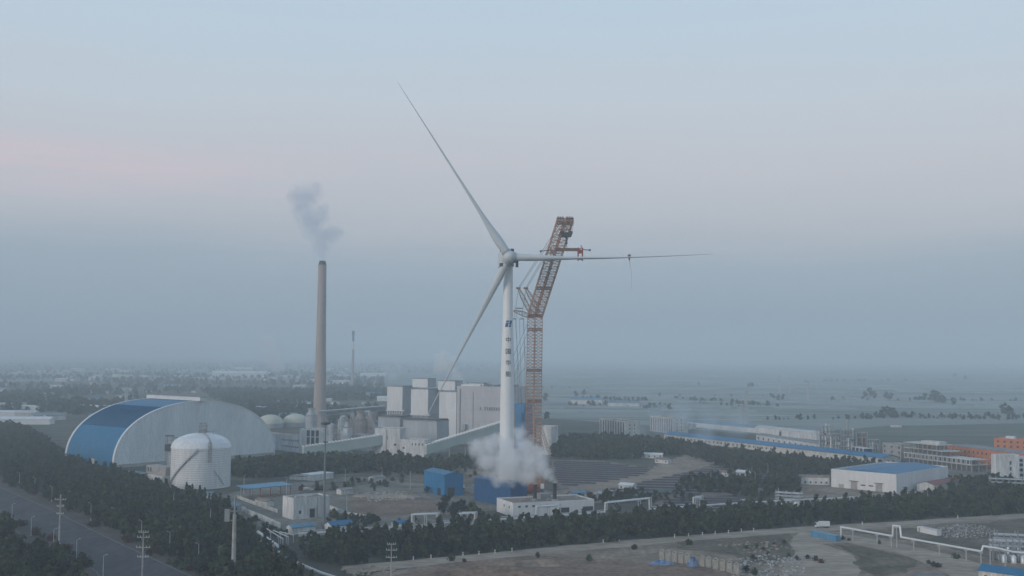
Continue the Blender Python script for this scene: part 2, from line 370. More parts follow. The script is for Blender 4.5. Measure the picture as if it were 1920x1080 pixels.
# --- silo
def silo():
    c = G(376,918); c = P(376,900,c.y+20); c.z = 0; r = 20.6; zt = 27.5
    root = thing('storage_silo', 'big white ribbed silo with shallow domed top and diagonal stair', 'silo', c)
    w = MB(); w.lathe(c, [(r,-.2),(r,zt)], 64); w.build('shell', white_paint, root)
    w = MB()
    for k in range(1, 18): z = zt*k/18; w.lathe(c, [(r+.01,z),(r+.16,z+.05),(r+.16,z+.25),(r+.01,z+.3)], 64)
    w.build('hoop', galv, root)
    w = MB(); pr = [(r+.35,zt),(r+.35,zt+.6)]+[((r+.1)*math.cos(a), zt+.6+9.6*math.sin(a)) for a in lin(.03, 1.5, 10)]; w.lathe(c, pr, 64); w.build('dome_roof', white_paint, root)
    def on(a, z, o=.4): a = R(a); return Vector((c.x+(r+o)*math.sin(a), c.y-(r+o)*math.cos(a), z))
    w = MB(); st = MB(); n = 22
    for i in range(n):
        a0, a1 = -62+i*72/n, -62+(i+1)*72/n; z0, z1 = 1+i*(zt-1)/n, 1+(i+1)*(zt-1)/n
        w.tube(on(a0,z0,.5), on(a1,z1,.5), .28, .28, 4, False); w.tube(on(a0,z0+1.1,1.1), on(a1,z1+1.1,1.1), .10, .10, 4, False)
        w.tube(on(a0,z0,1.1), on(a1,z1,1.1), .2, .2, 4, False); w.tube(on(a0,z0,1.1), on(a0,z0+1.1,1.1), .06, .06, 4, False)
    w.build('stair', steel, root); w = MB()
    for i in range(6):
        a0, a1 = 40+i*4, 44+i*4; z0, z1 = 13-i*1.8, 11.2-i*1.8; w.tube(on(a0,z0,.6), on(a1,z1,.6), .25, .25, 4, False)
    w.build('stair', steel, root)
    w = MB(); top = Vector((c.x+1, c.y, zt+10))
    w.lattice(top+Vector((0,0,-.3)), top+Vector((0,0,7)), 4.2, bay=2.2, r=.22, rb=.13)
    w.box(top.x-2.8, top.x+2.8, top.y-2.4, top.y+2.4, top.z+5, top.z+5.3); w.box(top.x-2.6, top.x+1.5, top.y-1.8, top.y+1.8, top.z+.2, top.z+2.6)
    w.tube(top+Vector((2,0,1)), top+Vector((10,-2,1.6)), .25, .25, 5); w.tube(top+Vector((8,-2,-4)), top+Vector((8,-2,3.5)), .15, .15, 5)
    w.build('top_machinery', steel, root)
    w = MB()   # walkway down the dome
    pts = [Vector((c.x+2+i*1.35, c.y-3-i*2.0, zt+.9+9.6*math.sqrt(max(0,1-((2+i*1.35)**2+(3+i*2.0)**2)/r**2)))) for i in range(8)]
    for a, d in zip(pts[:-1], pts[1:]): w.tube(a, d, .5, .5, 4, False)
    e = on(31, zt, .9); w.tube(pts[-1], e, .4, .4, 4)
    w.lattice(on(31,zt-9,1.2), on(31,zt+5,1.2), 1.8, bay=1.5, r=.12, rb=.08)
    w.build('ladder_cage', steel, root)
    return c
sc_ = silo()
def elevator():
    q = G(305,906); root = thing('bucket_elevator', 'narrow dark frame elevator tower standing against the silo', 'tower', (q.x,q.y+14,0)); c = wl(root)
    w = MB(); w.lattice(c, c+Vector((0,0,33)), 4.6, bay=3.2, r=.25, rb=.13); w.build('frame', steel, root)
    w = MB(); w.box(c.x-1.2, c.x+1.2, c.y-1.2, c.y+1.2, 0, 25); w.build('shaft', plaster, root)
    w = MB(); w.box(c.x-2.8, c.x+2.8, c.y-2.8, c.y+2.8, 33.1, 33.5); w.build('platform', black_steel, root); w = MB(); w.box(c.x-2.6, c.x+2.6, c.y-2.6, c.y+2.6, 22, 27); w.build('drive_housing', black_steel, root)
    w = MB(); w.tube(c+Vector((2,0,32)), c+Vector((14,0,31)), .5, .5, 5); w.build('feed_pipe', steel, root)
elevator()
r_, F_ = block('pump_house', 'small white two-step block between the vaulted shed and the silo', 'building', (265,905), (306,912), 10, 7, plaster, roof_brown)
windows(r_, F_, [3.2], lin(2.5, F_.L-2.5, 5), 1, 1.2)
b = MB(); b.fbox(F_, 3, F_.L-1, 2, 10.5, 6.2, 13); b.build('upper_storey', concrete, r_)
windows(r_, F_, [8.5], [6, 9.5], 1.8, 3, 2)
r_, F_ = block('low_store', 'long low pale store at the foot of the grey end wall', 'building', (232,893), (268,897), 6, 3.4, plaster, teal_roof, 'slab')

# --- chimneys
def chimney():
    q = G(599,806); h = P(604,489,q.y).z; root = thing('tall_chimney', 'tall tapering tan concrete chimney with dark cap', 'chimney', q)
    w = MB(); prof = [(8.9,-.2),(7.6,35),(6.6,80),(5.9,120),(5.4,160),(5.15,h-6)]; w.lathe(q, prof, 40); w.build('shaft', chimney_concrete, root)
    for z in (60,118,165): 
        w = MB()
        rr = np.interp(z,[0,35,80,120,160,h],[8.9,7.6,6.6,5.9,5.4,5.1]); w.lathe(q, [(rr-.2,z),(rr+.35,z),(rr+.35,z+.3),(rr-.2,z+.3)], 40); w.build('gallery_ring', chimney_concrete, root)
    w = MB()
    w.lathe(q, [(5.0,h-6),(5.6,h-6),(5.6,h-5.2),(5.0,h-5.2)], 40); w.build('gallery_ring', chimney_concrete, root)
    w = MB(); w.lathe(q, [(4.9,h-6.3),(4.5,h-3),(3.6,h),(3.1,h),(3.1,h-2)], 40); w.build('cap', black_steel, root)
    return q, h
ch_q, ch_h = chimney()
def thin_chimney():
    q = G(661,720); h = P(664,620,q.y).z; root = thing('slender_chimney', 'slender far chimney with banded dark top standing in the haze', 'chimney', q)
    w = MB(); w.lathe(q, [(4.6,-.2),(3.4,h*.65)], 20); w.build('shaft', chimney_concrete, root)
    w = MB(); w.lathe(q, [(3.4,h*.65),(3.2,h*.8)], 20); w.build('band', trim_white, root)
    w = MB(); w.lathe(q, [(3.25,h*.8),(3.0,h*.92)], 20); w.build('band', navy_sheet, root)
    w = MB(); w.lathe(q, [(3.7,h*.92),(4.2,h*.935),(4.2,h*.97),(3.0,h)], 20); w.build('cap', black_steel, root)
thin_chimney()
for px, py, lb in ((502,799,'left pale cream dome behind the vaulted shed'), (550,797,'right pale cream dome beside the tall chimney')):
    q = G(px, py+4); q.y += 15; root = thing('domed_tank', lb, 'storage dome', q, 'cream storage domes'); rr = 16.0
    w = MB(); w.lathe(q, [(rr,-.2),(rr,5.5)], 40); w.build('wall', clad_grey, root)
    w = MB(); w.lathe(q, [(rr+.4,5.5)]+[((rr+.3)*math.cos(a), 5.8+10.5*math.sin(a)) for a in lin(0,1.5,9)], 40); w.build('dome', cream, root)

# --- power station
def station():
    # boiler houses: lit left end faces painted pale, shaded long sides painted grey
    u = Vector((.80,-.0,0))
    def boil(name, label, x0, x1, ytop, Y, zlow, side_len, wm, top_off):
        A = P(x0, ytop, Y); Bq = P(x1, ytop, Y); F = Frame((A.x, Y+6), (Bq.x, Y-2)); zt = (A.z+Bq.z)/2
        root = thing(name, label, 'boiler house', F.pt(F.L/2, side_len/2, 0), 'power station boiler houses')
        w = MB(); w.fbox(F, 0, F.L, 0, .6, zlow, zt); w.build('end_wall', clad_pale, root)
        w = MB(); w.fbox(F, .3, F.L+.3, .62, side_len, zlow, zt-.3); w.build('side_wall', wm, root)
        w = MB(); w.fbox(F, -.3, F.L+.6, -.3, side_len+.3, zt+.01, zt+.6); w.build('roof', roof_grey, root)
        # upper pent house set back right
        w = MB(); A2 = F.pt(F.L*1.15, 18, 0); F2 = Frame(A2, A2+F.u*F.L*1.0)
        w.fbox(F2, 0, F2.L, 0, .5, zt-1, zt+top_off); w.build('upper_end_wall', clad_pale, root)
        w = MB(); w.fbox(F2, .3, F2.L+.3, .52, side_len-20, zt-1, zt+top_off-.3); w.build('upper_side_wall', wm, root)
        w = MB(); w.fbox(F2, -.3, F2.L+.6, -.3, side_len-19, zt+top_off+.01, zt+top_off+.5); w.build('upper_roof', roof_grey, root)
        if zlow > 5:
            w = MB()
            for i in range(7): w.fbox(F, F.L*i/6.5, F.L*i/6.5+.9, .2, 1.4, zlow-12, zlow-1.6)
            w.fbox(F, -1, F.L+2, -.6, 3, zlow-1.5, zlow-.1); w.build('column', clad_pale, root)
            w = MB(); w.fbox(F, 0, F.L+1, 3, side_len-2, -.2, zlow-.05); w.build('lower_frame', steel, root)
            w = MB(); w.fbox(F, -2, F.L+4, -2, 3.2, zlow-14, zlow-12.2); w.build('walkway', concrete_dark, root)
        return F, zt, root
    boil('boiler_house', 'farthest boiler house with pale square end wall over columns', 725, 755, 725, 1290, 30, 40, clad_grey, 9)
    boil('boiler_house', 'middle boiler house with pale square end wall over columns', 770, 803, 730, 1240, 28, 40, clad_grey, 9)
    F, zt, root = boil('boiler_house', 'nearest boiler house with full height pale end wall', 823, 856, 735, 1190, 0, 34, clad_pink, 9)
    # main turbine hall: long grey wall to the right with dark lettering
    Y = 1188; A = P(857,736,Y); Bq = P(958,742,Y-18)
    F = Frame((A.x, Y), (Bq.x, Y-22)); z1 = P(915,724,Y).z
    r, F = block('turbine_hall', 'large windowless pinkish grey power station hall with dark lettering strip', 'power station', (F.B.x,F.B.y), tuple((F.B+F.u*F.L).xy), 45, z1, clad_pink, roof_grey, px=False)
    w = MB(); zz = P(915,766,Y-4).z; uu = [26+i*2.6 for i in range(9)]
    for k, u0 in enumerate(uu):
        if k == 1: continue
        for q in range(4):
            a = rng.uniform(0,.5); w.fbox(F, u0+a, u0+2.0-rng.uniform(0,.5), -.2, -.02, zz-1.5+q*.95, zz-1.5+q*.95+.45)
        w.fbox(F, u0+.7, u0+1.1, -.22, -.03, zz-1.6, zz+1.9)
    w.build('lettering', ink, r)
    w = MB()
    for i in range(16):
        x = rng.uniform(2, F.L-4); s = rng.uniform(.5,1.6); w.fbox(F, x, x+s*1.5, 8+rng.uniform(0,20), 11+rng.uniform(20,24), z1-.8, z1+s)
        if i % 2: q = F.pt(x, 10, z1); w.tube(q, q+Vector((0,0,rng.uniform(2,5))), .3, .3, 5)
    w.build('roof_vent', steel, r)
    for z in (12,24,36,48):
        w = MB(); w.fbox(F, .2, F.L-1, -.12, -.02, z, z+.35); w.build('cladding_seam', clad_grey, r)
    w = MB(); w.fbox(F, 3, 3.9, -.9, -.02, 3, z1-3); w.fbox(F, F.L*.3, F.L*.3+.5, -.5, -.02, 3, z1-6); w.build('downpipe', steel, r)
    w = MB(); w.fbox(F, 5, 24, -2.2, -.05, 14, 15); w.fbox(F, 8, 11, -3.5, -.3, 15.01, 21); w.build('wall_duct', clad_grey, r)
    # right wing with three pale upper boxes
    w = MB(); w.fbox(F, 2, 24, 6, 10, z1-8, z1+1.6); w.build('roof_house', clad_pale, r)
station()
# slope-sided grey hoppers in front
def hopper_house(name, label, B, C, dep, zt, zs):
    F = Frame(B, C); root = thing(name, label, 'building', F.pt(F.L/2, dep/2, 0), 'grey coal bunker blocks')
    w = MB(); L = F.L; e = 4
    w.hexa([F.pt(0,0,-.2),F.pt(L,0,-.2),F.pt(L,dep,-.2),F.pt(0,dep,-.2),F.pt(e*.3,0,zt),F.pt(L-e*.3,0,zt),F.pt(L-e*.3,dep,zt),F.pt(e*.3,dep,zt)]); w.build('wall', clad_grey, root)
    w = MB(); w.fbox(F, e*.3-.5, L-e*.3+.5, -.5, dep+.5, zt+.01, zt+.8); w.build('roof', roof_grey, root)
    w = MB(); w.fbox(F, e*.3, L-e*.3, 1, dep-1, zt+.82, zt+2); 
    for i in range(14): q = F.pt(e*.3+(L-e*.6)*i/13, -.3, zt+.8); w.tube(q, q+Vector((0,0,1.2)), .1, .1, 4, False)
    w.build('roof_rail', black_steel, root)
A = P(707,790,1110); C = P(752,790,1100); hopper_house('bunker_block', 'left grey windowless bunker block behind the white transfer tower', (A.x,1112), (C.x,1100), 22, P(730,783,1106).z, 0)
A = P(753,800,1095); C = P(820,800,1075); hopper_house('bunker_block', 'right grey windowless bunker block under the boiler houses', (A.x,1098), (C.x,1078), 22, P(790,789,1088).z, 0)
# transfer towers
def px_block(name, label, cat, xl, xr, Y0, Y1, ytop, dep, wm, rm, group=None, **k):
    A = P(xl, ytop, Y0); C = P(xr, ytop, Y1)
    return block(name, label, cat, (A.x,Y0), (C.x,Y1), dep, (A.z+C.z)/2, wm, rm, px=False, group=group, **k)
r, F = px_block('transfer_tower', 'taller white conveyor transfer tower with few small windows', 'building', 703, 750, 1042, 1036, 803, 16, plaster, roof_grey)
windows(r, F, [10], [6,20], 2, 2); windows(r, F, [15.5], [1.5,12], 1.2, 3)
b = MB(); b.fbox(F, 11, 12, -.25, -.02, 2, F.L*.2+20); b.build('downpipe', steel, r)
r, F = px_block('transfer_tower', 'lower white transfer tower with a row of four windows', 'building', 750.5, 796, 1030, 1022, 824, 14, plaster, roof_grey)
windows(r, F, [11.6], lin(12, F.L-2, 4), 1.1, 1.8); windows(r, F, [8], [3.5], 1.8, 1.8)
def gallery(name, label, a, c, w_, h_, nb, legs):
    a = Vector(a); c = Vector(c); root = thing(name, label, 'conveyor gallery', (a.x, a.y, 0)); d = (c-a).normalized(); s = Vector((-d.y, d.x, 0)).normalized()
    up = Vector((0,0,1)); w = MB()
    w.hexa([a-s*w_/2, a+s*w_/2, c+s*w_/2, c-s*w_/2, a-s*w_/2+up*h_, a+s*w_/2+up*h_, c+s*w_/2+up*h_, c-s*w_/2+up*h_]); w.build('gallery_box', mat('gallery_green', (.42,.48,.45), .6, .06, .1, fine=(.6,.06)), root)
    w = MB()
    for i in range(nb):
        t0, t1 = i/nb, (i+.75)/nb; p0 = a+(c-a)*t0; p1 = a+(c-a)*t1; o = .35
        zt = p0.z+h_+.03; z2 = p1.z+h_+.75
        w.hexa([Vector((*(p0-s*(w_/2+o)).xy, zt)), Vector((*(p0+s*(w_/2+o)).xy, zt)), Vector((*(p1+s*(w_/2+o)).xy, p1.z+h_+.03)), Vector((*(p1-s*(w_/2+o)).xy, p1.z+h_+.03)),
                Vector((*(p0-s*(w_/2+o)).xy, zt+1.5)), Vector((*(p0+s*(w_/2+o)).xy, zt+1.5)), Vector((*(p1+s*(w_/2+o)).xy, z2)), Vector((*(p1-s*(w_/2+o)).xy, z2))])
    w.build('roof_step', trim_white, root)
    for t in legs:
        p = a+(c-a)*t; w = MB(); w.box(p.x-.5,p.x+.5,p.y-2.6,p.y-1.8,-.1,p.z-.01); w.box(p.x-.5,p.x+.5,p.y+1.8,p.y+2.6,-.1,p.z-.01); w.box(p.x-.4,p.x+.4,p.y-1.8,p.y+1.8,p.z*.5,p.z*.5+.6); w.build('support_leg', concrete, root)
a = P(568,858,1008); c = P(713,836,1042)
gallery('conveyor_gallery', 'pale inclined conveyor gallery climbing from ground to the white transfer tower', (a.x,a.y,2.0), (c.x,c.y,P(713,834,1042).z), 6, 8.5, 24, (.4,.62,.85))
a = P(796,852,1022); c = P(945,806,1085)
gallery('conveyor_gallery', 'pale inclined conveyor gallery climbing to the power station hall behind the turbine', a, c, 6, 8.0, 26, (.3,.5,.7,.9))
# frame building and office left of chimney
r, F = px_block('ash_building', 'white end building with tall open portal and dark bays', 'building', 562, 606, 1062, 1058, 804, 16, plaster, roof_grey)
windows(r, F, [2], [8.5,13,17.5], 3, 20, m=dark, name='open_bay')
b = MB()
for u in (6.6,10.7,15.2,19.6): b.fbox(F, u-.35, u+.35, -.5, -.05, 0, 23)
for z in (8.5,15.5): b.fbox(F, 6.95, 19.2, -.4, -.1, z, z+.7)
b.build('portal_column', trim_white, r)
r, F = px_block('long_office', 'long white low building running behind the vaulted shed', 'building', 480, 561, 1120, 1072, 814, 12, plaster, roof_brown)
windows(r, F, [4,10], lin(F.L*.62, F.L-2, 9), 1.3, 1.6)
r, F = px_block('annex', 'small white annex right of the open portal building', 'building', 607, 622, 1060, 1060, 816, 8, plaster, roof_grey)
windows(r, F, [6], [3.5], 3.5, 5, m=dark)
# process vessels between chimney and transfer tower
for i, (px, yt, Y, rr, lab, mm) in enumerate([
    (584,766,1300,6.5,'grey flue gas vessel just left of the tall chimney',clad_grey),
    (645,775,1240,6.5,'grey vessel with sloped duct right of the tall chimney',clad_grey),
    (652,790,1180,4.5,'short pale grey vessel in front of the sloped duct vessel',clad_grey),
    (676,772,1210,7.0,'brownish scrubber vessel wrapped in scaffold',chimney_concrete),
    (690,778,1230,4.0,'slim brown scrubber vessel beside the scaffolded one',chimney_concrete)]):
    p = P(px, yt, Y); q = Vector((p.x, Y, 0)); zt = p.z
    root = thing('scrubber_vessel', lab, 'vessel', q, 'flue gas cleaning vessels')
    w = MB(); w.lathe(q, [(rr,-.1),(rr,zt*.7),(rr*.8,zt*.78),(rr*.55,zt*.9),(rr*.5,zt)], 24); w.build('shell', mm, root)
    w = MB(); w.lathe(q, [(rr*.5,zt),(rr*.75,zt),(rr*.75,zt+.5),(rr*.3,zt+.5)], 24)
    for k in range(6):
        a = k*math.pi/3; w.tube(q+Vector(((rr+.7)*math.cos(a),(rr+.7)*math.sin(a),0)), q+Vector(((rr+.7)*math.cos(a),(rr+.7)*math.sin(a),zt*.75)), .18, .18, 4, False)
    for z in (zt*.25, zt*.5, zt*.75): w.lathe(q, [(rr+.05,z),(rr+1,z),(rr+1,z+.3),(rr+.05,z+.3)], 24)
    w.build('access_frame', steel, root)
    if i in (1,3):
        w = MB(); w.path([q+Vector((0,0,zt*.95)), q+Vector((9,0,zt*1.0)), q+Vector((16,-3,zt*.45)), q+Vector((16,-3,zt*.2))], 1.9, 8); w.build('duct', clad_grey, root)
r, F = px_block('stair_block', 'small white stair block under the scrubber vessels', 'building', 643, 652, 1090, 1088, 803, 8, plaster, roof_grey)
r, F = px_block('pump_building', 'grey low pump building beside the white stair block', 'building', 652.5, 697, 1100, 1092, 815, 14, clad_grey, roof_grey)
windows(r, F, [3,9], lin(3, F.L-3, 5), 1.6, 2.2)
b_root = thing('pipe_bridge', 'steel pipe bridge with stacked pipes in front of the boiler houses', 'pipe bridge', (P(700,770,1180).x, 1180, 0))
w = MB(); a = P(600,772,1190); c = P(722,765,1240); w.lattice(Vector((a.x,1190,30)), Vector((c.x,1235,34)), 4, bay=4, r=.3, rb=.2)
for t in (.1,.35,.6,.85): p = Vector((a.x,1190,30)).lerp(Vector((c.x,1235,34)), t); w.lattice(Vector((p.x,p.y,0)), Vector((p.x,p.y,p.z-2)), 3, bay=4, r=.25, rb=.15)
w.build('truss', steel, b_root)
w = MB()
for k in range(3): w.tube(Vector((a.x,1190+k*1.3-1.3,33+.2)), Vector((c.x,1235+k*1.3-1.3,37.2)), .5, .5, 6)
w.build('pipe', clad_pale, b_root)
for i in range(16):
    px = [632,640,650,660,668,680,688,696,704,640,656,672,700,712,622,694][i]; Y = float(rng.uniform(1120,1260)); yt = float(rng.uniform(772,815)); p = P(px, yt, Y); q = Vector((p.x, Y, 0)); k = i % 4
    kind = ['open pipe gantry','slim vent pipe','squat round tank','lattice stair tower'][k]; pos = 'below the pipe bridge' if i % 2 else 'between the chimney and the white transfer tower'
    root = thing(['pipe_gantry','vent_pipe','round_tank','stair_tower'][k], kind+' '+pos, ['gantry','pipe','tank','tower'][k], q, kind+'s '+pos); w = MB()
    if k == 0: w.lattice(q, Vector((q.x,q.y,p.z)), 4, bay=4, r=.3, rb=.2); w.box(q.x-5,q.x+5,q.y-2,q.y+2,p.z*.7,p.z*.7+.6)
    elif k == 1: w.path([q, Vector((q.x,q.y,p.z)), Vector((q.x+4,q.y,p.z+1.5))], .8, 8)
    elif k == 2: w.lathe(q, [(5,0),(5,p.z*.5),(4.4,p.z*.56),(.5,p.z*.62)], 20)
    else: w.lattice(q, Vector((q.x,q.y,p.z)), 3, bay=3, r=.25, rb=.2)
    w.build(['frame','duct','shell','frame'][k], [steel,galv,clad_grey,chimney_concrete][k], root)
# blue elevator block behind tower, right blocks
r, F = px_block('blue_boiler_front', 'tall bright blue clad block glimpsed between turbine tower and crane', 'building', 964, 983, 1120, 1114, 757, 16, blue_sheet, roof_grey)
r, F = px_block('brown_block', 'reddish brown clad block left of the tall blue block', 'building', 957, 966.5, 1098, 1098, 770, 10, crane_brown, roof_grey)
r, F = px_block('plant_block', 'white square plant block with dark windows right of the crane', 'building', 1006, 1034, 1078, 1070, 799, 14, plaster, roof_grey)
windows(r, F, [2,7], [2.4, 5], 2.2, 1.5, m=dark)
b = MB(); a = P(1018,850,1062); c = P(1008,795,1062); b.lattice(a, c, 2.2, bay=3, r=.2, rb=.12); a = P(1030,850,1062); c = P(1014,800,1062); b.lattice(a, c, 2.2, bay=3, r=.2, rb=.12)
tag(b.build('lattice_mast', crane_brown), 'brown lattice mast section leaning on the white plant block', 'lattice mast')

# ------------------------------------------------------------------ wind turbine
TY = 725.0
def turbine():
    tb = P(949.5, 940, TY); q = Vector((tb.x, TY, 0)); HZ = 160.0
    root = thing('wind_turbine', 'giant white three-bladed wind turbine with blue emblem and dark characters', 'wind turbine', q)
    prof = [(4.75,-.3),(4.7,30),(4.55,60),(4.3,80),(3.75,105),(3.15,125),(2.95,HZ-5)]
    w = MB(); w.lathe(q, prof, 48); tw = w.build('tower', tower_paint, root)
    w = MB(); w.lathe(q, [(7,-.2),(7,.6),(4.8,1.0)], 32); w.build('foundation', concrete, root)
    hub = P(955, 482, TY-9.5)
    n = Vector((.16,-1,.05)).normalized()     # rotor axis, towards the camera
    w = MB(); a = hub-n*6.0; c = hub-n*22.0; s = Vector((-n.y,n.x,0)).normalized()*-1; up = n.cross(s).normalized(); up = up if up.z > 0 else -up
    def ring(c, hw, hh): return [c-s*hw-up*hh, c+s*hw-up*hh, c+s*hw+up*hh, c-s*hw+up*hh]
    rr = [ring(a,3.6,3.5), ring(a-n*3,4.6,4.6), ring(c+n*3,4.6,4.8), ring(c,3.6,4.0)]
    vs = sum(rr, []); fs = [(0,3,2,1),(12,13,14,15)]
    for i in range(3):
        for k in range(4): fs.append((i*4+k,i*4+(k+1)%4,(i+1)*4+(k+1)%4,(i+1)*4+k))
    w.add(vs, fs); nac = w.build('nacelle', blade_paint, root)
    w = MB()
    for (ds, dn, du, z) in ((-3.2,8,4.6,1.9),(2.0,7,4.6,2.8),(3.6,9,4.6,1.4),(-5.2,12,-2,4.5)):
        p = hub-n*dn+s*ds+up*du; w.box(p.x-1.1,p.x+1.1,p.y-1.5,p.y+1.5,p.z,p.z+z)
    w.build('roof_cooler', black_steel, nac)
    # hub: rounded body along n
    w = MB(); N = 24
    def axring(c, r): return [c+s*(r*math.cos(2*math.pi*k/N))+up*(r*math.sin(2*math.pi*k/N)) for k in range(N)]
    pr = [(-6,3.4),(-5.6,4.6),(-3.6,4.7),(-3.4,3.7),(0,4.2),(2.2,3.9),(3.8,2.9),(4.8,1.5),(5.1,.3)]
    vs = sum([axring(hub+n*d, r) for d, r in pr], []); fs = [(i*N+k,i*N+(k+1)%N,(i+1)*N+(k+1)%N,(i+1)*N+k) for i in range(len(pr)-1) for k in range(N)]
    w.add(vs, fs, True); w.add(vs[-N:], [tuple(range(N))]); hb = w.build('hub', blade_paint, root)
    w = MB(); p = hub+s*3.5-n*2-up*5.2; w.box(p.x-2.5,p.x+3.5,p.y-2,p.y+2,p.z-.6,p.z+1.4); p2 = hub-s*5.5-n*3; w.box(p2.x-.9,p2.x+.9,p2.y-2,p2.y+2,p2.z-6,p2.z+2); w.build('service_platform', black_steel, hb)
    tips = [(745,153,TY-16),(1340,476,TY-22),(797,787,TY+20)]
    offs = [(0,0),(0,0),(0,0)]
    first = None
    for ti, (px, py, Y) in enumerate(tips):
        tip = P(px, py, Y); d = (tip-hub); L = d.length; d.normalize()
        ch = n.cross(d).normalized(); th = d.cross(ch).normalized()
        if ti == 1: ch = -ch
        if ti == 0: st = [(3.0,2.7,2.7,0),(6,2.8,2.7,0),(11,3.15,2.3,.1),(16,2.95,1.8,.2),(24,2.3,1.3,.3),(34,1.65,.9,.3),(46,1.25,.65,.2),(62,.9,.45,.2),(80,.68,.33,.1),(100,.46,.24,.05),(118,.3,.16,0),(L*.985,.14,.08,0),(L,.04,.03,0)]
        elif ti == 1: st = [(3.0,2.6,2.6,0),(6,2.5,2.6,0),(14,2.2,2.9,.1),(24,1.9,3.1,.2),(34,1.45,2.7,.2),(46,1.0,2.1,.1),(60,.85,1.6,.1),(75,.55,1.2,.0),(90,.34,.9,0),(108,.24,.6,0),(L*.985,.14,.25,0),(L,.04,.05,0)]
        else: st = [(3.0,2.7,2.7,0),(7,2.7,2.6,0),(14,2.6,2.3,.1),(24,2.3,1.7,.2),(36,2.0,1.2,.3),(50,1.5,.8,.3),(66,1.05,.6,.2),(84,.75,.42,.1),(102,.5,.28,.05),(L*.985,.2,.1,0),(L,.04,.03,0)]
        w = MB(); M = 16; vs = []
        for (dd, cw, tw_, o) in st:
            sag = 0
            if ti == 1: sag = -1.4*math.sin(math.pi*min(1, dd/L))*1.0
            c = hub+d*dd+ch*o*cw*.5+Vector((0,0,sag)); tws = R(18*(1-min(1,dd/70)))
            for k in range(M):
                a = 2*math.pi*k/M; sl = 1-.16*min(1,max(0,(dd-14)/20)); x = cw*sl*math.cos(a); y = tw_*sl*math.sin(a)
                vs.append(c+ch*(x*math.cos(tws)-y*math.sin(tws)*.3)+th*(y+x*math.sin(tws)*.3))
        rc = MB(); rc.tube(hub+d*2.2, hub+d*4.6, 3.15, 3.05, 20); rc.build('blade_collar', mat('collar_grey', (.36,.39,.41), .5, .1, .3), hb)
        m_ = len(st); w.add(vs, [(i*M+k,i*M+(k+1)%M,(i+1)*M+(k+1)%M,(i+1)*M+k) for i in range(m_-1) for k in range(M)], True)
        w.add(vs[-M:], [tuple(range(M))]); w.build('blade', blade_paint, root)
    # emblem and characters laid on the tower skin
    rad = lambda z: float(np.interp(z, [p[1] for p in prof], [p[0] for p in prof]))
    def wrap(x, z): r = rad(z)+.06; return Vector((q.x+x, q.y-math.sqrt(max(.01, r*r-x*x)), z))
    cx = 953
    def grid_quad(mb, pts, k=4):    # quad p0..p3 in (x,z), subdivided and wrapped
        (x0,z0),(x1,z1),(x2,z2),(x3,z3) = pts
        for i in range(k):
            s0, s1 = i/k, (i+1)/k
            f = lambda s, t: wrap((x0+(x1-x0)*s)*(1-t)+(x3+(x2-x3)*s)*t, (z0+(z1-z0)*s)*(1-t)+(z3+(z2-z3)*s)*t)
            mb.add([f(s0,0),f(s1,0),f(s1,1),f(s0,1)], [(0,1,2,3)])
    zc = P(cx,607,TY-3).z; xo = P(cx,607,TY-3).x-q.x
    w = MB(); grid_quad(w, [(xo-2.15,zc-2.1),(xo-.35,zc-2.1),(xo+.25,zc+.6),(xo-1.55,zc+.6)]); grid_quad(w, [(xo-1.5,zc+.85),(xo+.3,zc+.85),(xo+.5,zc+2.1),(xo-1.2,zc+2.1)])
    grid_quad(w, [(xo+.2,zc-2.1),(xo+1.7,zc-2.1),(xo+1.95,zc-.9),(xo+.5,zc-.9)]); grid_quad(w, [(xo+.55,zc-.65),(xo+2.0,zc-.65),(xo+2.5,zc+2.1),(xo+.95,zc+2.1)])
    w.build('emblem', logo_blue, tw)
    for chx, py in zip('\u4e2d\u56fd\u534e\u80fd', (637,659,680,701)):
        cu = bpy.data.curves.new('character', 'FONT'); cu.body = chx; cu.size = 3.9; cu.align_x = 'CENTER'; cu.align_y = 'CENTER'; cu.offset = .05; cu.resolution_u = 2
        to = bpy.data.objects.new('tmp', cu); COL.objects.link(to); dg = bpy.context.evaluated_depsgraph_get(); me = bpy.data.meshes.new_from_object(to.evaluated_get(dg))
        COL.objects.unlink(to); bpy.data.objects.remove(to)
        xs = [v.co.x for v in me.vertices]; ys = [v.co.y for v in me.vertices]
        if not xs: continue
        mx, my = (max(xs)+min(xs))/2, (max(ys)+min(ys))/2; k = 3.5/max(max(ys)-min(ys), .1)
        bm = bmesh.new(); bm.from_mesh(me); bmesh.ops.triangulate(bm, faces=bm.faces)
        bmesh.ops.subdivide_edges(bm, edges=[e for e in bm.edges if e.calc_length() > .8], cuts=2)
        pc = P(cx, py, TY-3); xo = pc.x-q.x
        for v in bm.verts: v.co = wrap(xo+(v.co.x-mx)*k, pc.z+(v.co.y-my)*k)-q
        bm.to_mesh(me); bm.free(); me.materials.clear(); me.materials.append(ink)
        ob = bpy.data.objects.new('character', me); COL.objects.link(ob); ob.parent = tw
    return q, hub
TQ, HUB = turbine()

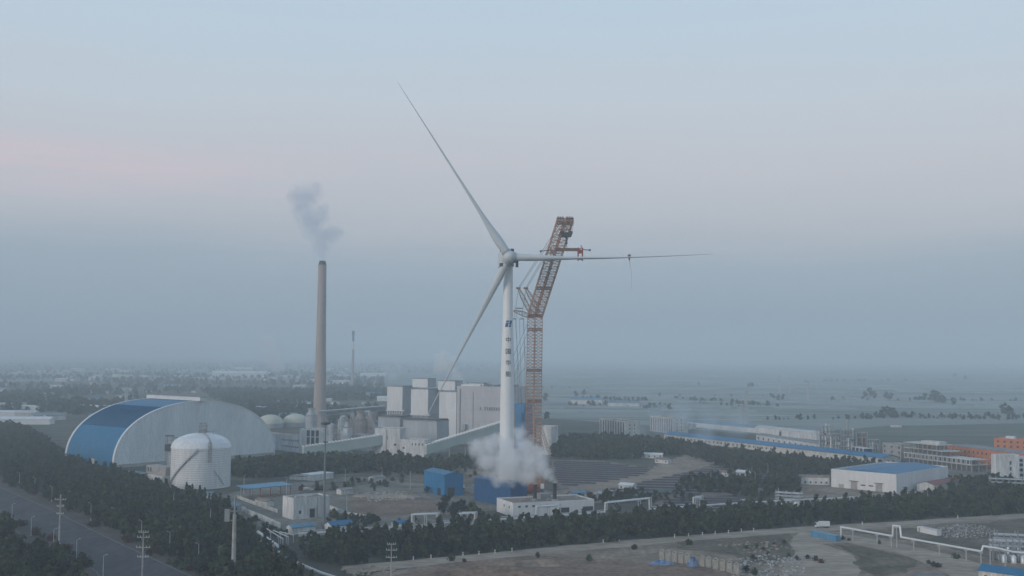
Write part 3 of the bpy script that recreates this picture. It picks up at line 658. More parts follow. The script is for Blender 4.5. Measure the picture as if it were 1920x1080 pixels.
# ------------------------------------------------------------------ crane
def crane():
    YB, YJ, YT = 776.0, 768.0, 722.0
    base = P(999, 900, YB); base.z = 0
    root = thing('crawler_crane', 'very tall orange twin-boom lattice crane lifting the right blade', 'crane', base)
    # undercarriage
    for sx in (-1, 1):
        w = MB(); cx = base.x+sx*6.5
        prof = [(-10,1),(-9,0.1),(9,0.1),(10,1),(10,1.8),(9,2.5),(-9,2.5),(-10,1.8)]
        vs = [Vector((cx-1.2, base.y+a, z)) for a, z in prof]+[Vector((cx+1.2, base.y+a, z)) for a, z in prof]
        w.add(vs, [tuple(range(8)), tuple(range(8,16))[::-1]]+[(i,8+i,8+(i+1)%8,(i+1)%8) for i in range(8)]); w.build('crawler_track', black_steel, root)
    w = MB(); w.box(base.x-5.2,base.x+5.2,base.y-4,base.y+4,1,2.6); w.lathe(base, [(4,2.6),(4,3.4)], 24); w.box(base.x-5,base.x+5,base.y-7,base.y+14,3.4,5.2); w.build('superstructure', red_paint, root)
    w = MB(); w.box(base.x-9,base.x+9,base.y+10,base.y+16,5.3,11); w.build('counterweight', crane_brown, root)
    w = MB(); w.box(base.x+5.2,base.x+7.6,base.y-7,base.y-3.5,4,7); w.build('cab', trim_white, root)
    a = Vector((base.x, YB-4, 5)); k = P(1003, 592, YJ); t = P(1060, 412, YT)
    sep = 5.5
    sv = Vector((1,0,0))
    for sx in (-1, 1):
        o = Vector((sx*sep/2, 0, 0))
        w = MB(); w.lattice(a+o, k+o, 4.7, 4.4, bay=2.2, r=.31, rb=.18, side=sv); w.build('main_boom', crane_orange, root)
        w = MB(); d = (t-k).normalized(); w.lattice(k+o, t+o, 4.6, 4.2, bay=2.1, r=.30, rb=.17, side=sv); w.build('luffing_jib', crane_orange, root)
    for q0, q1, fs in ((a,k,(.25,.5,.68,.92,1.0)),(k,t,(.3,.62,.97))):
        for f in fs: w = MB(); p = q0.lerp(q1, f); w.lattice(p-Vector((5,0,0)), p+Vector((5,0,0)), 1.5, 4.6, bay=2, r=.26, rb=.2, side=Vector((0,0,1))); w.build('boom_spreader', crane_brown, root)
    w = MB(); p = P(1002,690,YJ); w.tube(a.lerp(k,.15), a.lerp(k,.95), .22, .22, 6); w.tube(k.lerp(t,.05)+Vector((0,-2,0)), t+Vector((0,-2,0)), .22, .22, 6); w.build('walkway', trim_white, root)  # white tubes stand in for the bright gap between the twin booms
    # struts at the knee
    tips = []
    for px, bx in ((972,978),(986,996)):
        tip = P(px, 541, YJ+6); tips.append(tip)
        w = MB(); w.lattice(k+Vector((-2,2,0)) if px == 972 else k+Vector((3,0,2)), tip, 2.6, bay=2.8, r=.17, rb=.1, side=Vector((1,0,0)), taper=.3); w.box(tip.x-1.6,tip.x+1.6,tip.y-1,tip.y+1,tip.z-.3,tip.z+.9); w.build('jib_strut', crane_brown, root)
    w = MB(); e = P(964,583,YJ+8); w.lattice(k+Vector((-1,1,-1)), e, 3.0, bay=2.6, r=.2, rb=.12, side=Vector((0,1,0)), taper=.4); w.build('rear_strut', crane_brown, root)
    w = MB()
    w.tube(P(966,578,YJ+8), P(981,578,YJ+8), .35, .35, 5); w.tube(P(962,598,YJ+8), P(968,598,YJ+8), .3,.3,5); w.tube(P(974,598,YJ+8), P(983,598,YJ+8), .3,.3,5)
    w.build('spreader_bar', black_steel, root)
    w = MB(); th = .13
    for tip, dx in zip(tips, (0,2)):
        for j in (0,.9): w.tube(tip+Vector((j,0,.6)), t+Vector((-3.2+dx+j*.5,0,-2-j*2)), th, th, 3, False)
    w.build('jib_pendant', rope, root)
    w = MB()
    w.tube(tips[0], P(966,580,YJ+8), .3, .3, 4, False); w.tube(tips[1], P(980,580,YJ+8), .3, .3, 4, False)
    w.build('strut_brace', blade_paint, root)
    w = MB()
    for x0, x1, y1 in ((961,966,740),(968,972,757),(974,978,757),(982,986,770)):
        w.tube(P(x0,598,YJ+8), P(x1,y1,YJ+30), .12, .12, 3, False)
    for x0, y0, x1, y1 in ((990,604,963,668),(988,625,963,690),(986,650,963,705),(985,660,963,712),(984,690,964,716)):
        w.tube(P(x0,y0,YJ), P(x1,y1,YJ+12), .12, .12, 3, False)
    w.tube(P(966,580,YJ+8), P(970,598,YJ+8), .12, .12, 3, False); w.tube(P(980,580,YJ+8), P(979,598,YJ+8), .12, .12, 3, False)
    w.tube(P(965,585,YJ+8), base+Vector((-4,13,8)), .12, .12, 3, False); w.tube(P(981,600,YJ+8), base+Vector((0,13,8)), .12, .12, 3, False)
    w.build('backstay_rope', rope, root)
    # head sheaves, short runner
    for px in (1051, 1068):
        p = P(px, 411, YT); w = MB(); w.lattice(p+Vector((-2.4,0,-.3)), p+Vector((2.4,0,-.3)), 2, 2.6, bay=1.2, r=.3, rb=.2, side=Vector((0,0,1)))
        for j in (-1.5,0,1.5): w.tube(p+Vector((j-.3,0,.9)), p+Vector((j+.3,0,.9)), 1.1, 1.1, 12)
        w.build('head_sheave', crane_brown, root)
    pA = P(1068,414,YT); hk = P(1062,440,YT-2)
    w = MB(); w.lattice(P(1062,438,YT-1), pA, 3.6, 2.4, bay=2.4, r=.2, rb=.12, side=sv); w.tube(pA+Vector((3,0,0)), hk+Vector((3.2,0,0)), .1,.1,3,False); w.tube(pA+Vector((2.2,0,0)), hk+Vector((2.6,0,0)), .1,.1,3,False)
    for j in (-2.4,-1.2): w.tube(pA+Vector((j,0,0)), hk+Vector((j,0,0)), .1,.1,3,False)
    w.build('hoist_rope', crane_brown, root)
    w = MB(); w.hexa([hk+Vector(v) for v in ((-3,-1.4,-1.6),(3,-1.4,-1.6),(3,1.4,-1.6),(-3,1.4,-1.6),(-4.2,-1.4,1.4),(4.2,-1.4,1.4),(4.2,1.4,1.4),(-4.2,1.4,1.4))])
    w.box(hk.x-4,hk.x-1.6,hk.y-1.5,hk.y+1.5,hk.z+1.4,hk.z+2.2); w.box(hk.x+1.6,hk.x+4,hk.y-1.5,hk.y+1.5,hk.z+1.4,hk.z+2.2)
    w.tube(hk+Vector((0,0,-1.6)), hk+Vector((0,0,-5)), .75, .45, 8); w.tube(hk+Vector((0,0,-5)), hk+Vector((0,0,-6.2)), .9, .9, 8); w.build('hook_block', black_steel, root)
    return hk
HK = crane()
def yoke():
    Y = HK.y; c = P(1063, 467, Y); root = thing('lifting_yoke', 'brown lifting yoke clamped round the right blade under the crane hook', 'lifting yoke', c)
    w = MB(); a = P(1040,468,Y); d = P(1088,468,Y); w.lattice(a, d, 1.6, 1.5, bay=1.6, r=.22, rb=.14, side=Vector((0,1,0))); w.box(c.x-6,c.x+7,c.y-.5,c.y+.5,c.z-.9,c.z+.1); w.build('beam', crane_brown, root)
    for px in (1037, 1088):
        w = MB(); p = P(px, 478, Y)
        for sx in (-1.4, 1.4):
            for sy in (-2.4, 2.4): w.box(p.x+sx-.3,p.x+sx+.3,p.y+sy-.3,p.y+sy+.3,p.z-3.6,p.z+4.6)
            w.box(p.x+sx-.29,p.x+sx+.29,p.y-2.1,p.y+2.1,p.z-3.7,p.z-2.7); w.box(p.x+sx-.29,p.x+sx+.29,p.y-2.1,p.y+2.1,p.z+2.6,p.z+3.5)
        w.box(p.x-1.7,p.x+1.7,p.y-2.75,p.y-2.45,p.z+.6,p.z+3.2)
        w.box(p.x-1.7,p.x+1.7,p.y-2.75,p.y-2.45,p.z-3.5,p.z-2.2); w.tube(p+Vector((.6,0,4)), p+Vector((.6,0,6.4)), .3, .3, 5); w.build('clamp', red_paint if px > 1050 else crane_brown, root)
    w = MB()
    w.tube(d+Vector((1,0,0)), P(1106,469,Y), .3, .3, 6); w.ball(P(1106,469,Y), .75, 3); w.tube(a+Vector((-1,0,0)), P(1014,471,Y), .28, .28, 6); w.ball(P(1014,471,Y), .75, 3); w.build('balance_arm', black_steel, root)
    w = MB(); w.tube(HK+Vector((0,0,-6)), c+Vector((0,0,.6)), .22, .22, 5, False); w.build('sling', rope, root)
yoke()
p = P(1180,480,TY-15); w = MB(); w.lathe(p, [(.15,-3.2),(1.0,0),(1.0,.7),(.2,1.2)], 12); w.tube(p+Vector((0,0,-3)), p+Vector((1.2,0,-9)), .12,.06,4); w.tube(p+Vector((1.2,0,-9)), P(1184,545,TY-15), .06,.04,3)
tag(w.build('tag_line_sling', red_paint), 'small dark sling and guide rope hanging from the outer right blade', 'sling')

# ------------------------------------------------------------------ near industrial buildings
r, F = block('factory', 'low grey factory with brown flat roof and two dark steaming stacks', 'factory', (962,970), (1114,962), 26, 8.3, clad_pale, roof_brown)
windows(r, F, [1], [F.L*.62, F.L*.92], 7, 3.2, m=dark, name='loading_door'); windows(r, F, [5.4], lin(4, F.L*.5, 6), 1.6, 1.1)
side_windows(r, F, 26, [4.5], [6,14], 1.2, 1.4, at='left')
for px, yt in ((1003,909),(1040,906)):
    Y = F.pt(0, 13, 0).y+6; p = P(px, yt, Y); w = MB(); w.lathe(Vector((p.x, Y, 0)), [(1.25,7.4),(1.15,p.z-.5),(1.4,p.z-.5),(1.4,p.z)], 16); w.build('stack', black_steel, r)
    w = MB(); w.lathe(Vector((p.x, Y, 0)), [(1.9,7.3),(1.9,8.4),(1.3,8.6)], 16); w.build('stack_base', steel, r)
STK = [P(1003,909,F.pt(0,13,0).y+6), P(1040,906,F.pt(0,13,0).y+6)]
w = MB()
for i in range(5): u = 8+i*9; w.fbox(F, u, u+2.2, 8, 10, 7.5, 8.9)
w.fbox(F, F.L*.45, F.L*.58, 14, 20, 7.5, 11); w.build('roof_unit', steel, r)
r, F = block('blue_shed', 'bright blue sheet clad shed left of the turbine base', 'shed', (795,921), (833,931), 14, 14, blue_sheet, blue_roof, 'gable', rise=1.6)
windows(r, F, [.1], [F.L*.75], 5, 4.5, m=dark, name='door'); 
side_windows(r, F, 14, [.1], [5], 5, 5.5, at='right', m=dark)
r, F = block('navy_shed', 'deep blue tall sheet clad shed right before the turbine base', 'shed', (889,938), (957,951), 13, 14.2, navy_sheet, navy_sheet, 'gable', rise=.9)
r, F = block('substation', 'plain white two storey block beside the tall mast', 'building', (550,975), (617,969), 14.5, 12.3, plaster, roof_brown)
windows(r, F, [3.2], [F.L*.18], 1.5, 1.8); windows(r, F, [.5], [F.L*.52], 3.2, 5, m=dark, name='door')
w = MB(); w.fbox(F, F.L*.44, F.L*.60, -1.6, -.05, 5.7, 6.1); w.build('door_canopy', concrete, r)
w = MB(); w.fbox(F, F.L*.66, F.L*.68, -.2, -.02, 0, 11.8); w.build('downpipe', steel, r)
w = MB(); w.fbox(F, 3, 8, 3, 6, 11.4, 12.6); w.fbox(F, 11, 16, 5, 11, 11.4, 12.4); w.build('roof_unit', concrete, r)
F = Frame(G(466,935), G(547,927)); r = thing('blue_canopy', 'flat light blue canopy roof on red posts', 'canopy', F.pt(F.L/2, 5, 0))
w = MB(); w.add([F.pt(-2,-1,6.2),F.pt(F.L,-1,6.2),F.pt(F.L,12,7.2),F.pt(-2,12,7.2),F.pt(-2,-1,6.6),F.pt(F.L,-1,6.6),F.pt(F.L,12,7.6),F.pt(-2,12,7.6)], [(3,2,1,0),(4,5,6,7),(0,1,5,4),(1,2,6,5),(2,3,7,6),(3,0,4,7)]); w.build('roof', light_blue, r)
for i in range(5):
    for v in (0, 11): w = MB(); u = 1+(F.L-2)*i/4; w.fbox(F, u-.2, u+.2, v-.2, v+.2, 0, 6.1 if v == 0 else 6.9); w.build('post', red_paint if v == 0 else galv, r)
r, F = block('blue_roof_hut', 'small white hut with bright blue gable roof by the pipeline', 'hut', (622,1001), (664,997), 9, 3.8, plaster, blue_roof, 'gable', rise=1.8)
windows(r, F, [1.2], [3,6,9], 1, 1.2)
r, F = block('pale_hut', 'small hut with pale blue grey roof left of the blue roofed hut', 'hut', (548,1003), (592,999), 8, 3.4, plaster, teal_roof, 'gable', rise=1.4)
r, F = block('flat_shed', 'low white flat topped shed behind the tall mast', 'shed', (586,902), (625,897), 12, 4.2, plaster, trim_white, 'slab')
r, F = block('flat_shed', 'low pale slab roofed shed left of the tall mast, by the trees', 'shed', (543,899), (580,901), 10, 2.6, plaster, roof_grey, 'slab')
r, F = block('gate_lodge', 'tiny blue and white lodge at the foot of the silo', 'hut', (383,935), (398,935), 5, 3.4, plaster, light_blue, 'slab')
def wallrun(name, label, pts, h, m, t=.35, cat='wall'):
    w = MB(); P_ = [G(*p) for p in pts]
    for a, c in zip(P_[:-1], P_[1:]):
        F = Frame(a, c); w.fbox(F, 0, F.L-.02, 0, t, -.1, h)
    F = Frame(P_[0], P_[1]); 
    return tag(w.build(name, m), label, cat)
wallrun('perimeter_wall', 'pale wall running diagonally from the silo towards the white block', [(392,943),(440,955),(490,975),(525,991)], 3.0, plaster)
wallrun('perimeter_wall', 'low pale wall from the canopy yard to the white block', [(445,935),(480,948),(520,962)], 2.2, plaster_warm)
wallrun('perimeter_wall', 'pale wall behind the brown earth patch right of the white block', [(618,955),(650,967),(690,974)], 2.4, plaster)
wallrun('perimeter_wall', 'long grey wall behind the tree belt', [(560,1006),(700,998),(840,988),(940,980)], 2.4, plaster_warm)
wallrun('perimeter_wall', 'low wall below the big blue roofed warehouse', [(1500,944),(1700,928),(1860,915)], 2.0, plaster_warm)

# --- pipelines
for i, (px, py, rx, h, m_, lb) in enumerate([(505,985,5,2.2,rub_mat,'pale heap of material left of the white block corner'),(465,962,6,1.6,m_dirt,'brown soil heap in the fenced yard near the silo'),(575,918,6,1.8,rub_mat,'pale gravel heap behind the blue canopy'),(1128,926,6,2.4,rub_mat,'pale gravel heap right of the factory'),(1095,925,7,2.2,m_dirt_red,'red brown soil heap behind the factory right end'),(770,925,5,1.5,m_dirt,'brown soil heap left of the bright blue shed'),(870,925,5,2.2,m_dirt_red,'red brown soil heap between the two blue sheds'),(1520,920,6,2.0,m_dirt,'soil heap left of the big warehouse door')]):
    CLUT.append((px,py,rx,h,m_,lb))
def pipe_run(name, label, pts, r, m, posts=None, cat='pipeline'):
    """pts: (px, py_ground, z)"""
    ws = [Vector((*G(p[0],p[1]).xy, p[2])) for p in pts]; root = thing(name, label, cat, (ws[0].x, ws[0].y, 0))
    w = MB(); w.path(ws, r, 10); w.build('pipe', m, root)
    posts = posts if posts is not None else range(len(ws))
    tot = 0
    for a, c in zip(ws[:-1], ws[1:]):
        if abs(a.z-c.z) > 2: continue
        n = max(1, int((c-a).length/14))
        for i in range(n+1):
            p = a.lerp(c, (i+.5)/n if n > 1 else .5)
            if i == n and n > 1: continue
            w = MB(); w.box(p.x-.22,p.x+.22,p.y-.22,p.y+.22,-.1,p.z-r-.01); w.box(p.x-.9,p.x+.9,p.y-.21,p.y+.21,p.z-r-.5,p.z-r+.02); w.build('support_post', galv, root)
            tot += 1
            if n == 1: break
    return root
pl = []
def loop(x0, x1, y0, y1, zl, zh): return [(x0,y0,zl),(x0,y0,zh),(x1,y1,zh),(x1,y1,zl)]
z0 = 4.2
pl = [(560,1012,3),(700,1004,3),(771,999,z0)]+[(772,999,z0),(772,999,9.5),(819,997,9.5),(819,997,z0)]+[(862,992,z0),(862,992,8.3),(890,991,8.3),(890,991,z0)]
pl += [(1005,984,z0),(1006,984,10),(1047,981,10),(1047,981,z0),(1134,974,z0),(1135,974,9.5),(1217,968,10.5),(1218,968,z0),(1300,962,z0),(1300,962,9.3),(1314,961,9.3),(1314,961,z0),(1389,956,z0),(1390,956,6),(1400,955,6),(1400,955,z0),(1500,950,z0),(1600,945,z0)]
pipe_run('pipeline', 'long white pipeline with square expansion loops behind the tree belt', pl, .55, pipe_white)
pl2 = [(p[0]+4,p[1]-6,p[2]*.9) for p in pl if p[0] < 1330]
pipe_run('pipeline', 'thinner grey pipeline running just behind the white looped one', pl2, .3, galv)
pipe_run('pipeline', 'fat silvery pipe dropping past the tree grove at lower left', [(483,1018,5.5),(520,1046,5.5),(524,1050,2.0),(600,1083,2.0),(690,1112,2.0)], .75, galv)
for k in range(3):
    pipe_run('pipe_loop', ['first','second','third'][k]+' of three thin riser loops beside the fat silvery pipe', [(500+k*12,1010+k*3,5),(530+k*10,1030-k*4,5),(530+k*10,1030-k*4,1)], .3, galv)
pipe_run('pipeline', 'white pipe on posts with one tall loop crossing the dirt ground at right', [(1577,1011,.2),(1577,1011,6.3),(1668,1026,5.8),(1674,1027,5.8),(1675,1027,11),(1688,1029,11),(1690,1030,6),(1838,1058,6),(1841,1058,6),(1844,1058,8.3),(1870,1062,8.3),(1900,1064,7),(1950,1068,7)], .5, pipe_white)
# pipe racks at the right edge
def rack(px0, px1, yb, label, h=9, n=5):
    a = G(px0,yb); c = G(px1,yb+3); F = Frame(a, c); root = thing('pipe_rack', label, 'pipe rack', F.pt(F.L/2,3,0))
    w = MB()
    for i in range(n+1):
        u = F.L*i/n
        for v in (0,7): w.fbox(F, u-.25, u+.25, v-.25, v+.25, 0, h+rng.uniform(-1,3))
        for z in (h*.45,h*.7,h*.95): w.fbox(F, u-.2, u+.2, .25, 6.75, z, z+.3)
    w.build('frame', steel, root)
    w = MB()
    for z in (h*.45+.31,h*.7+.31,h*.95+.31):
        for k in range(4): v = .9+k*1.6; w.tube(F.pt(-1,v,z+.3), F.pt(F.L+1,v,z+.3), .28, .28, 6)
    w.build('pipe', galv, root)
    for i in range(3):
        u = F.L*(.2+.28*i); w = MB(); w.fbox(F, u, u+3, 1, 5, .1, 2.6+i*.4); w.build('pump_box', clad_pale, root)
        w = MB(); w.lathe(F.pt(u+1.5,-3,0), [(1.2,0),(1.2,3),(.4,3.8)], 12); w.build('vessel', pipe_white, root)
rack(1862, 1925, 1052, 'crowded pipe rack at the lower right edge above the blue roofed block')
rack(1870, 1935, 1035, 'rear pipe rack at the lower right edge', 8)
rack(1858, 1930, 925, 'grey pipe rack in front of the white block at the right edge', 10, 6)
rack(1455, 1500, 948, 'small pipe rack left of the big warehouse', 8, 3)
# bottom right building
r, F = block('site_block', 'long white low block with bright blue roof at the lower right corner', 'building', (1835,1090), (1990,1112), 10, 4.6, plaster_warm, blue_roof, 'gable', rise=1.8)
windows(r, F, [1.2], lin(3, F.L-3, 9), 1.2, 1.8)
r, F = block('blue_store', 'low blue topped store cut by the bottom edge of the view', 'hut', (1728,1098), (1782,1098), 7, 2.6, plaster_warm, blue_roof, 'slab')

# --- right side: works, offices, warehouses
r, F = block('warehouse', 'large white warehouse with bright blue roof and two roller doors', 'warehouse', (1681,925), (1778,907), 50, 13.2, clad_pale, blue_roof, 'flat')
for o in list(COL.objects):
    if o.parent == r and o.name.startswith('roof'): bpy.data.objects.remove(o)
w = MB(); L = F.L; t = .8
w.add([F.pt(t,t,12.2),F.pt(L-t,t,12.2),F.pt(L-t,49.2,12.2),F.pt(t,49.2,12.2),F.pt(t,25,14.4),F.pt(L-t,25,14.4)], [(0,1,5,4),(4,5,2,3),(0,4,3),(1,2,5),(3,2,1,0)]); w.build('roof', blue_roof, r)
F2 = Frame(F.pt(0,50,0), F.pt(0,0,0))
for u in (18, 37): windows(r, F2, [.1], [u], 5, 5.5, m=concrete, name='roller_door')
windows(r, F2, [3.0], [25, 31], 3.4, .9, m=dark)
windows(r, F2, [.1], [8], 4, 2.6, m=concrete, name='door')
w = MB(); w.fbox(F2, 14.6, 21.4, -1.2, -.02, 5.8, 6.1); w.fbox(F2, 33.6, 40.4, -1.2, -.02, 5.8, 6.1); w.build('door_canopy', roof_brown, r)
r, F = block('red_roof_shed', 'low shed with rusty red roof in front of the warehouse corner', 'shed', (1752,924), (1812,914), 13, 5.2, plaster, red_roof, 'gable', rise=1.8)
w = MB()
for i in range(9): a = F.pt(-8+i*3.2, -3, 0); w.tube(a, a+Vector((0,0,5)), .18, .18, 5)
w.fbox(F, -8.3, 18, -3.3, -2.7, 5, 5.4); w.build('porch_frame', galv, r)
def gridbuild(name, label, cat, B, C, dep, z1, wm, rm, floors, cols, w, h, **k):
    r, F = block(name, label, cat, B, C, dep, z1, wm, rm, **k); fh = (z1-1)/floors
    windows(r, F, [fh*i+1.2 for i in range(floors)], lin(F.L*.06+.5, F.L*.94-.5, cols), w, h); return r, F
r, F = gridbuild('orange_block', 'long orange walled block with grey roof and rows of small windows', 'building', (1776,866), (1960,892), 22, 15.2, orange_wall, roof_grey, 3, 20, 1.8, 1.9)
w = MB(); w.fbox(F, -.5, F.L+.5, -.5, 22.5, 15.22, 15.9); w.build('roof_slab', roof_grey, r)
r, F = gridbuild('orange_block', 'upper orange block with flat roof and white tank at the right edge', 'building', (1864,857), (1980,864), 18, 18.4, orange_wall, roof_grey, 4, 9, 1.8, 1.8)
w = MB(); w.fbox(F, 10, 18, 3, 9, 17.5, 20.4); w.build('roof_tank', trim_white, r)
r, F = block('white_office', 'plain white four storey office end with single window column', 'building', (1868,899), (1912,899), 8, 19.4, plaster, roof_grey)
windows(r, F, [2.5,7,11.5], [F.L*.62], 1.4, 2.8); windows(r, F, [.3], [F.L*.4], 1.6, 2.6, m=dark)
w = MB(); w.fbox(F, F.L+.02, F.L+12, 3, 12, -.1, 17); w.build('stair_wing', plaster, r)
F3 = Frame(F.pt(F.L+.02,3,0), F.pt(F.L+12,3,0)); windows(r, F3, [2,6,10,13.5], [3,8], 3, 2.2)
# unfinished concrete building
F = Frame(G(1697,869), G(1822,885)); r = thing('unfinished_block', 'unfinished grey concrete block with open floors and rows of bare frames', 'building', F.pt(F.L/2,9,0)); L = F.L
w = MB()
for z, l in ((5.4,L),(9.6,L),(14.2,L*.62),(18.8,L*.50)): w.fbox(F, -.8, l+.8, -1, 18, z, z+.55)
w.build('floor_slab', plaster_warm, r)
w = MB()
for i in range(15):
    u = L*i/14
    for v in (0,8,17):
        w = MB(); zt = 18.79 if u <= L*.5 else 14.19 if u <= L*.62 else 9.59
        w.fbox(F, u-.3, u+.3, v-.3, v+.3, 0, zt); w.build('column', concrete, r)
w = MB(); w.fbox(F, 0, L, 3, 3.4, 0, 5.3); w.fbox(F, 0, L, 4, 4.4, 5.96, 9.5); w.fbox(F, 2, L*.6, 6, 6.4, 10.16, 14.1); w.fbox(F, 12, L*.5, 2, 2.4, 14.8, 18.7); w.build('infill_wall', concrete_dark, r)
for i in range(15):
    w = MB(); u = L*(i+.5)/15; hw = L/15*.30
    w.fbox(F, u-hw-.4, u-hw, -1.5, -1.05, 5.4, 10.4); w.fbox(F, u+hw, u+hw+.4, -1.5, -1.05, 5.4, 10.4); w.fbox(F, u-hw, u+hw, -1.5, -1.05, 9.7, 10.4); w.fbox(F, u-hw, u+hw, -1.5, -1.05, 5.4, 5.9); w.build('facade_frame', trim_white, r)
w = MB(); w.fbox(F, L*.22, L*.5, 3, 12, 19.4, 21.8); w.build('roof_house', plaster_warm, r)
r, F = block('raw_block', 'dull raw concrete block between the process frames and the unfinished block', 'building', (1655,862), (1690,867), 14, 16, concrete, roof_grey)
windows(r, F, [3,7.5,12], lin(3,F.L-3,3), 2, 2, m=dark)
# process plant frames
for i, (px, yb, wd, dp, zt, lab) in enumerate([(1550,852,13,10,28,'leftmost tall process frame with pale columns'),(1568,856,9,9,22,'second process frame from the left'),(1594,858,12,10,26,'third process frame with one tall stack'),(1617,858,10,8,24,'fourth process frame from the left, reddish'),(1640,860,10,8,18,'rightmost low process frame')]):
    q = G(px, yb); root = thing('process_frame', lab, 'process frame', q, 'steel process frames'); w = MB(); nf = int(zt/4.5)
    for sx in (-.5,0,.5):
        for sy in (0,1): w.box(q.x+sx*wd-.3,q.x+sx*wd+.3,q.y+sy*dp-.3,q.y+sy*dp+.3,0,zt+rng.uniform(-2,1))
    for k in range(1,nf+1): w.box(q.x-wd/2,q.x+wd/2,q.y,q.y+dp,k*zt/nf-.6,k*zt/nf-.3)
    w.build('frame', concrete if i % 2 else steel, root)
    w = MB()
    for k in range(5): 
        x = q.x+rng.uniform(-.4,.4)*wd; y = q.y+rng.uniform(.2,.8)*dp; h = zt*rng.uniform(.4,1.05); rr = rng.uniform(.6,1.4); w.lathe(Vector((x,y,0)), [(rr,0),(rr,h),(rr*.3,h+1)], 12)
    w.build('column_vessel', galv if i != 3 else crane_brown, root)
    w = MB()
    for k in range(5): z = rng.integers(0,nf)*zt/nf+.1; x = q.x+rng.uniform(-.45,.2)*wd; w.box(x,x+rng.uniform(1.5,4),q.y+.5,q.y+3,z,z+rng.uniform(1.4,3))
    w.build('equipment', [red_paint,plaster,blue_sheet,crane_brown,plaster][i], root)
    if i == 2:
        w = MB(); w.lathe(Vector((q.x-1,q.y+4,0)), [(1.2,0),(1.0,zt+10)], 12); w.build('stack', concrete, root)
r, F = block('open_shelter', 'white open fronted shelter at the foot of the process frames', 'shelter', (1598,858), (1620,862), 8, 10, dark, trim_white, 'slab')
w = MB()
for u in lin(.3,F.L-.3,4): w = MB(); w.fbox(F, u-.4,u+.4,-1,-.3,0,9.9); w.build('post', trim_white, r)
# long sheds
r, F = block('long_shed', 'very long blue roofed shed running from the hostels to the process frames', 'shed', (1245,824), (1655,872), 20, 6.0, plaster_warm, blue_roof, 'gable', rise=2.6, eave=1)
windows(r, F, [2.2], lin(5, F.L*.55, 28), 2.2, 1.8)
r, F = block('long_shed', 'white shed with pale roof and window row behind the long blue roof', 'shed', (1418,828), (1540,848), 14, 7.5, plaster, roof_grey, 'gable', rise=1.5)
windows(r, F, [3], lin(5, F.L-4, 12), 3, 2.2)
r, F = block('pale_shed', 'low pale roofed shed left end before the field edge', 'shed', (1416,812), (1534,826), 14, 7.5, plaster, mat('roof_pale', (.5,.51,.5), .8, .15, .05), 'gable', rise=2.0)
windows(r, F, [.3], [F.L*.42], 4, 5, m=dark, name='door')
r, F = block('teal_shed', 'long teal roofed shed behind the right hostel, in thin smoke', 'shed', (1290,800), (1420,812), 22, 6, plaster, teal_roof, 'gable', rise=2.4)
r, F = block('teal_shed', 'small teal roofed store beside the drifting smoke, nearer the hostels', 'shed', (1235,800), (1290,805), 14, 5, plaster, teal_roof, 'gable', rise=2)
for B, C, lab, dep, nf in (((1125,817),(1172,824),'left pale hostel block with tall white fins and plain end',19,10),((1220,808),(1262,813),'right pale hostel block with white fins, farther back',22,10)):
    z1 = 20.5 if B[0] < 1200 else 19
    r, F = block('hostel', lab, 'building', B, C, dep, z1, plaster_warm, roof_brown, group='finned hostel blocks')
    windows(r, F, [1.0], [F.L*(i+.5)/nf for i in range(nf)], F.L/nf*.5, z1-2.6, m=dark, name='window_bay')
    w = MB()
    for i in range(nf+1): u = F.L*i/nf; w.fbox(F, max(0,u-.7), min(F.L,u+.7), -.9, -.08, 0, z1)
    w.build('fin', plaster, r); side_windows(r, F, dep, [3,7,11,15], [6,12], 1.4, 1.6)
# low wall-like huts near the solar field
for i, (px, py, pw, lab) in enumerate([(1172,858,70,'row of low white huts left of the dirt track bend'),(1495,908,60,'low white cottage row left of the big warehouse'),(1380,893,30,'small white hut among trees above the panel field'),(1228,868,24,'tiny white hut at the dirt track bend'),(1160,918,26,'small white trailer on the edge of the panel field'),(1345,893,20,'tiny pale hut beside the dirt bend, right side')]):
    r, F = block('low_hut', lab, 'hut', (px,py), (px+pw,py+2), 7, 3.4 if i != 1 else 5.5, plaster, roof_brown if i % 2 else trim_white, 'gable', rise=1.2)
    windows(r, F, [1.2], lin(2,F.L-2,max(2,int(pw/9))), 1.2, 1.3)
# green-blue barrier fence
wallrun('site_fence', 'pale green fence between factory and pipeline', [(1198,931),(1262,924)], 3.2, mat('fence_green', (.20,.27,.26), .7, .15, .3), cat='fence')

# --- solar rows
def inpoly(p, poly):
    x, y = p; c = False; j = len(poly)-1
    for i in range(len(poly)):
        xi, yi = poly[i]; xj, yj = poly[j]
        if (yi > y) != (yj > y) and x < (xj-xi)*(y-yi)/(yj-yi)+xi: c = not c
        j = i
    return c
def wpoly(px): return [tuple(G(*p).xy) for p in px]
def solar(poly_px, step, slope, label, group, step_len=2.0):
    poly = wpoly(poly_px); xs = [p[0] for p in poly]; ys = [p[1] for p in poly]
    y = min(ys)-40; k = 0
    while y < max(ys)+40:
        run = [x for x in np.arange(min(xs), max(xs), step_len) if inpoly((x, y+slope*x), poly)]
        if len(run) > 4:
            x0, x1 = run[0], run[-1]; a = Vector((x0,y+slope*x0,0)); c = Vector((x1,y+slope*x1,0)); F = Frame(a, c)
            root = thing('solar_panel_row', label, 'solar panel row', F.pt(F.L/2,1.4,0), group)
            w = MB(); w.hexa([F.pt(0,0,.3),F.pt(F.L,0,.3),F.pt(F.L,2.8,.9),F.pt(0,2.8,.9),F.pt(0,0,.38),F.pt(F.L,0,.38),F.pt(F.L,2.8,.98),F.pt(0,2.8,.98)]); w.build('panel', panel, root)
            w = MB()
            for u in np.arange(1, F.L, 6): w.fbox(F, u-.08,u+.08, 2.3,2.46, 0, .7)
            w.build('rack_post', galv, root)
        y += step
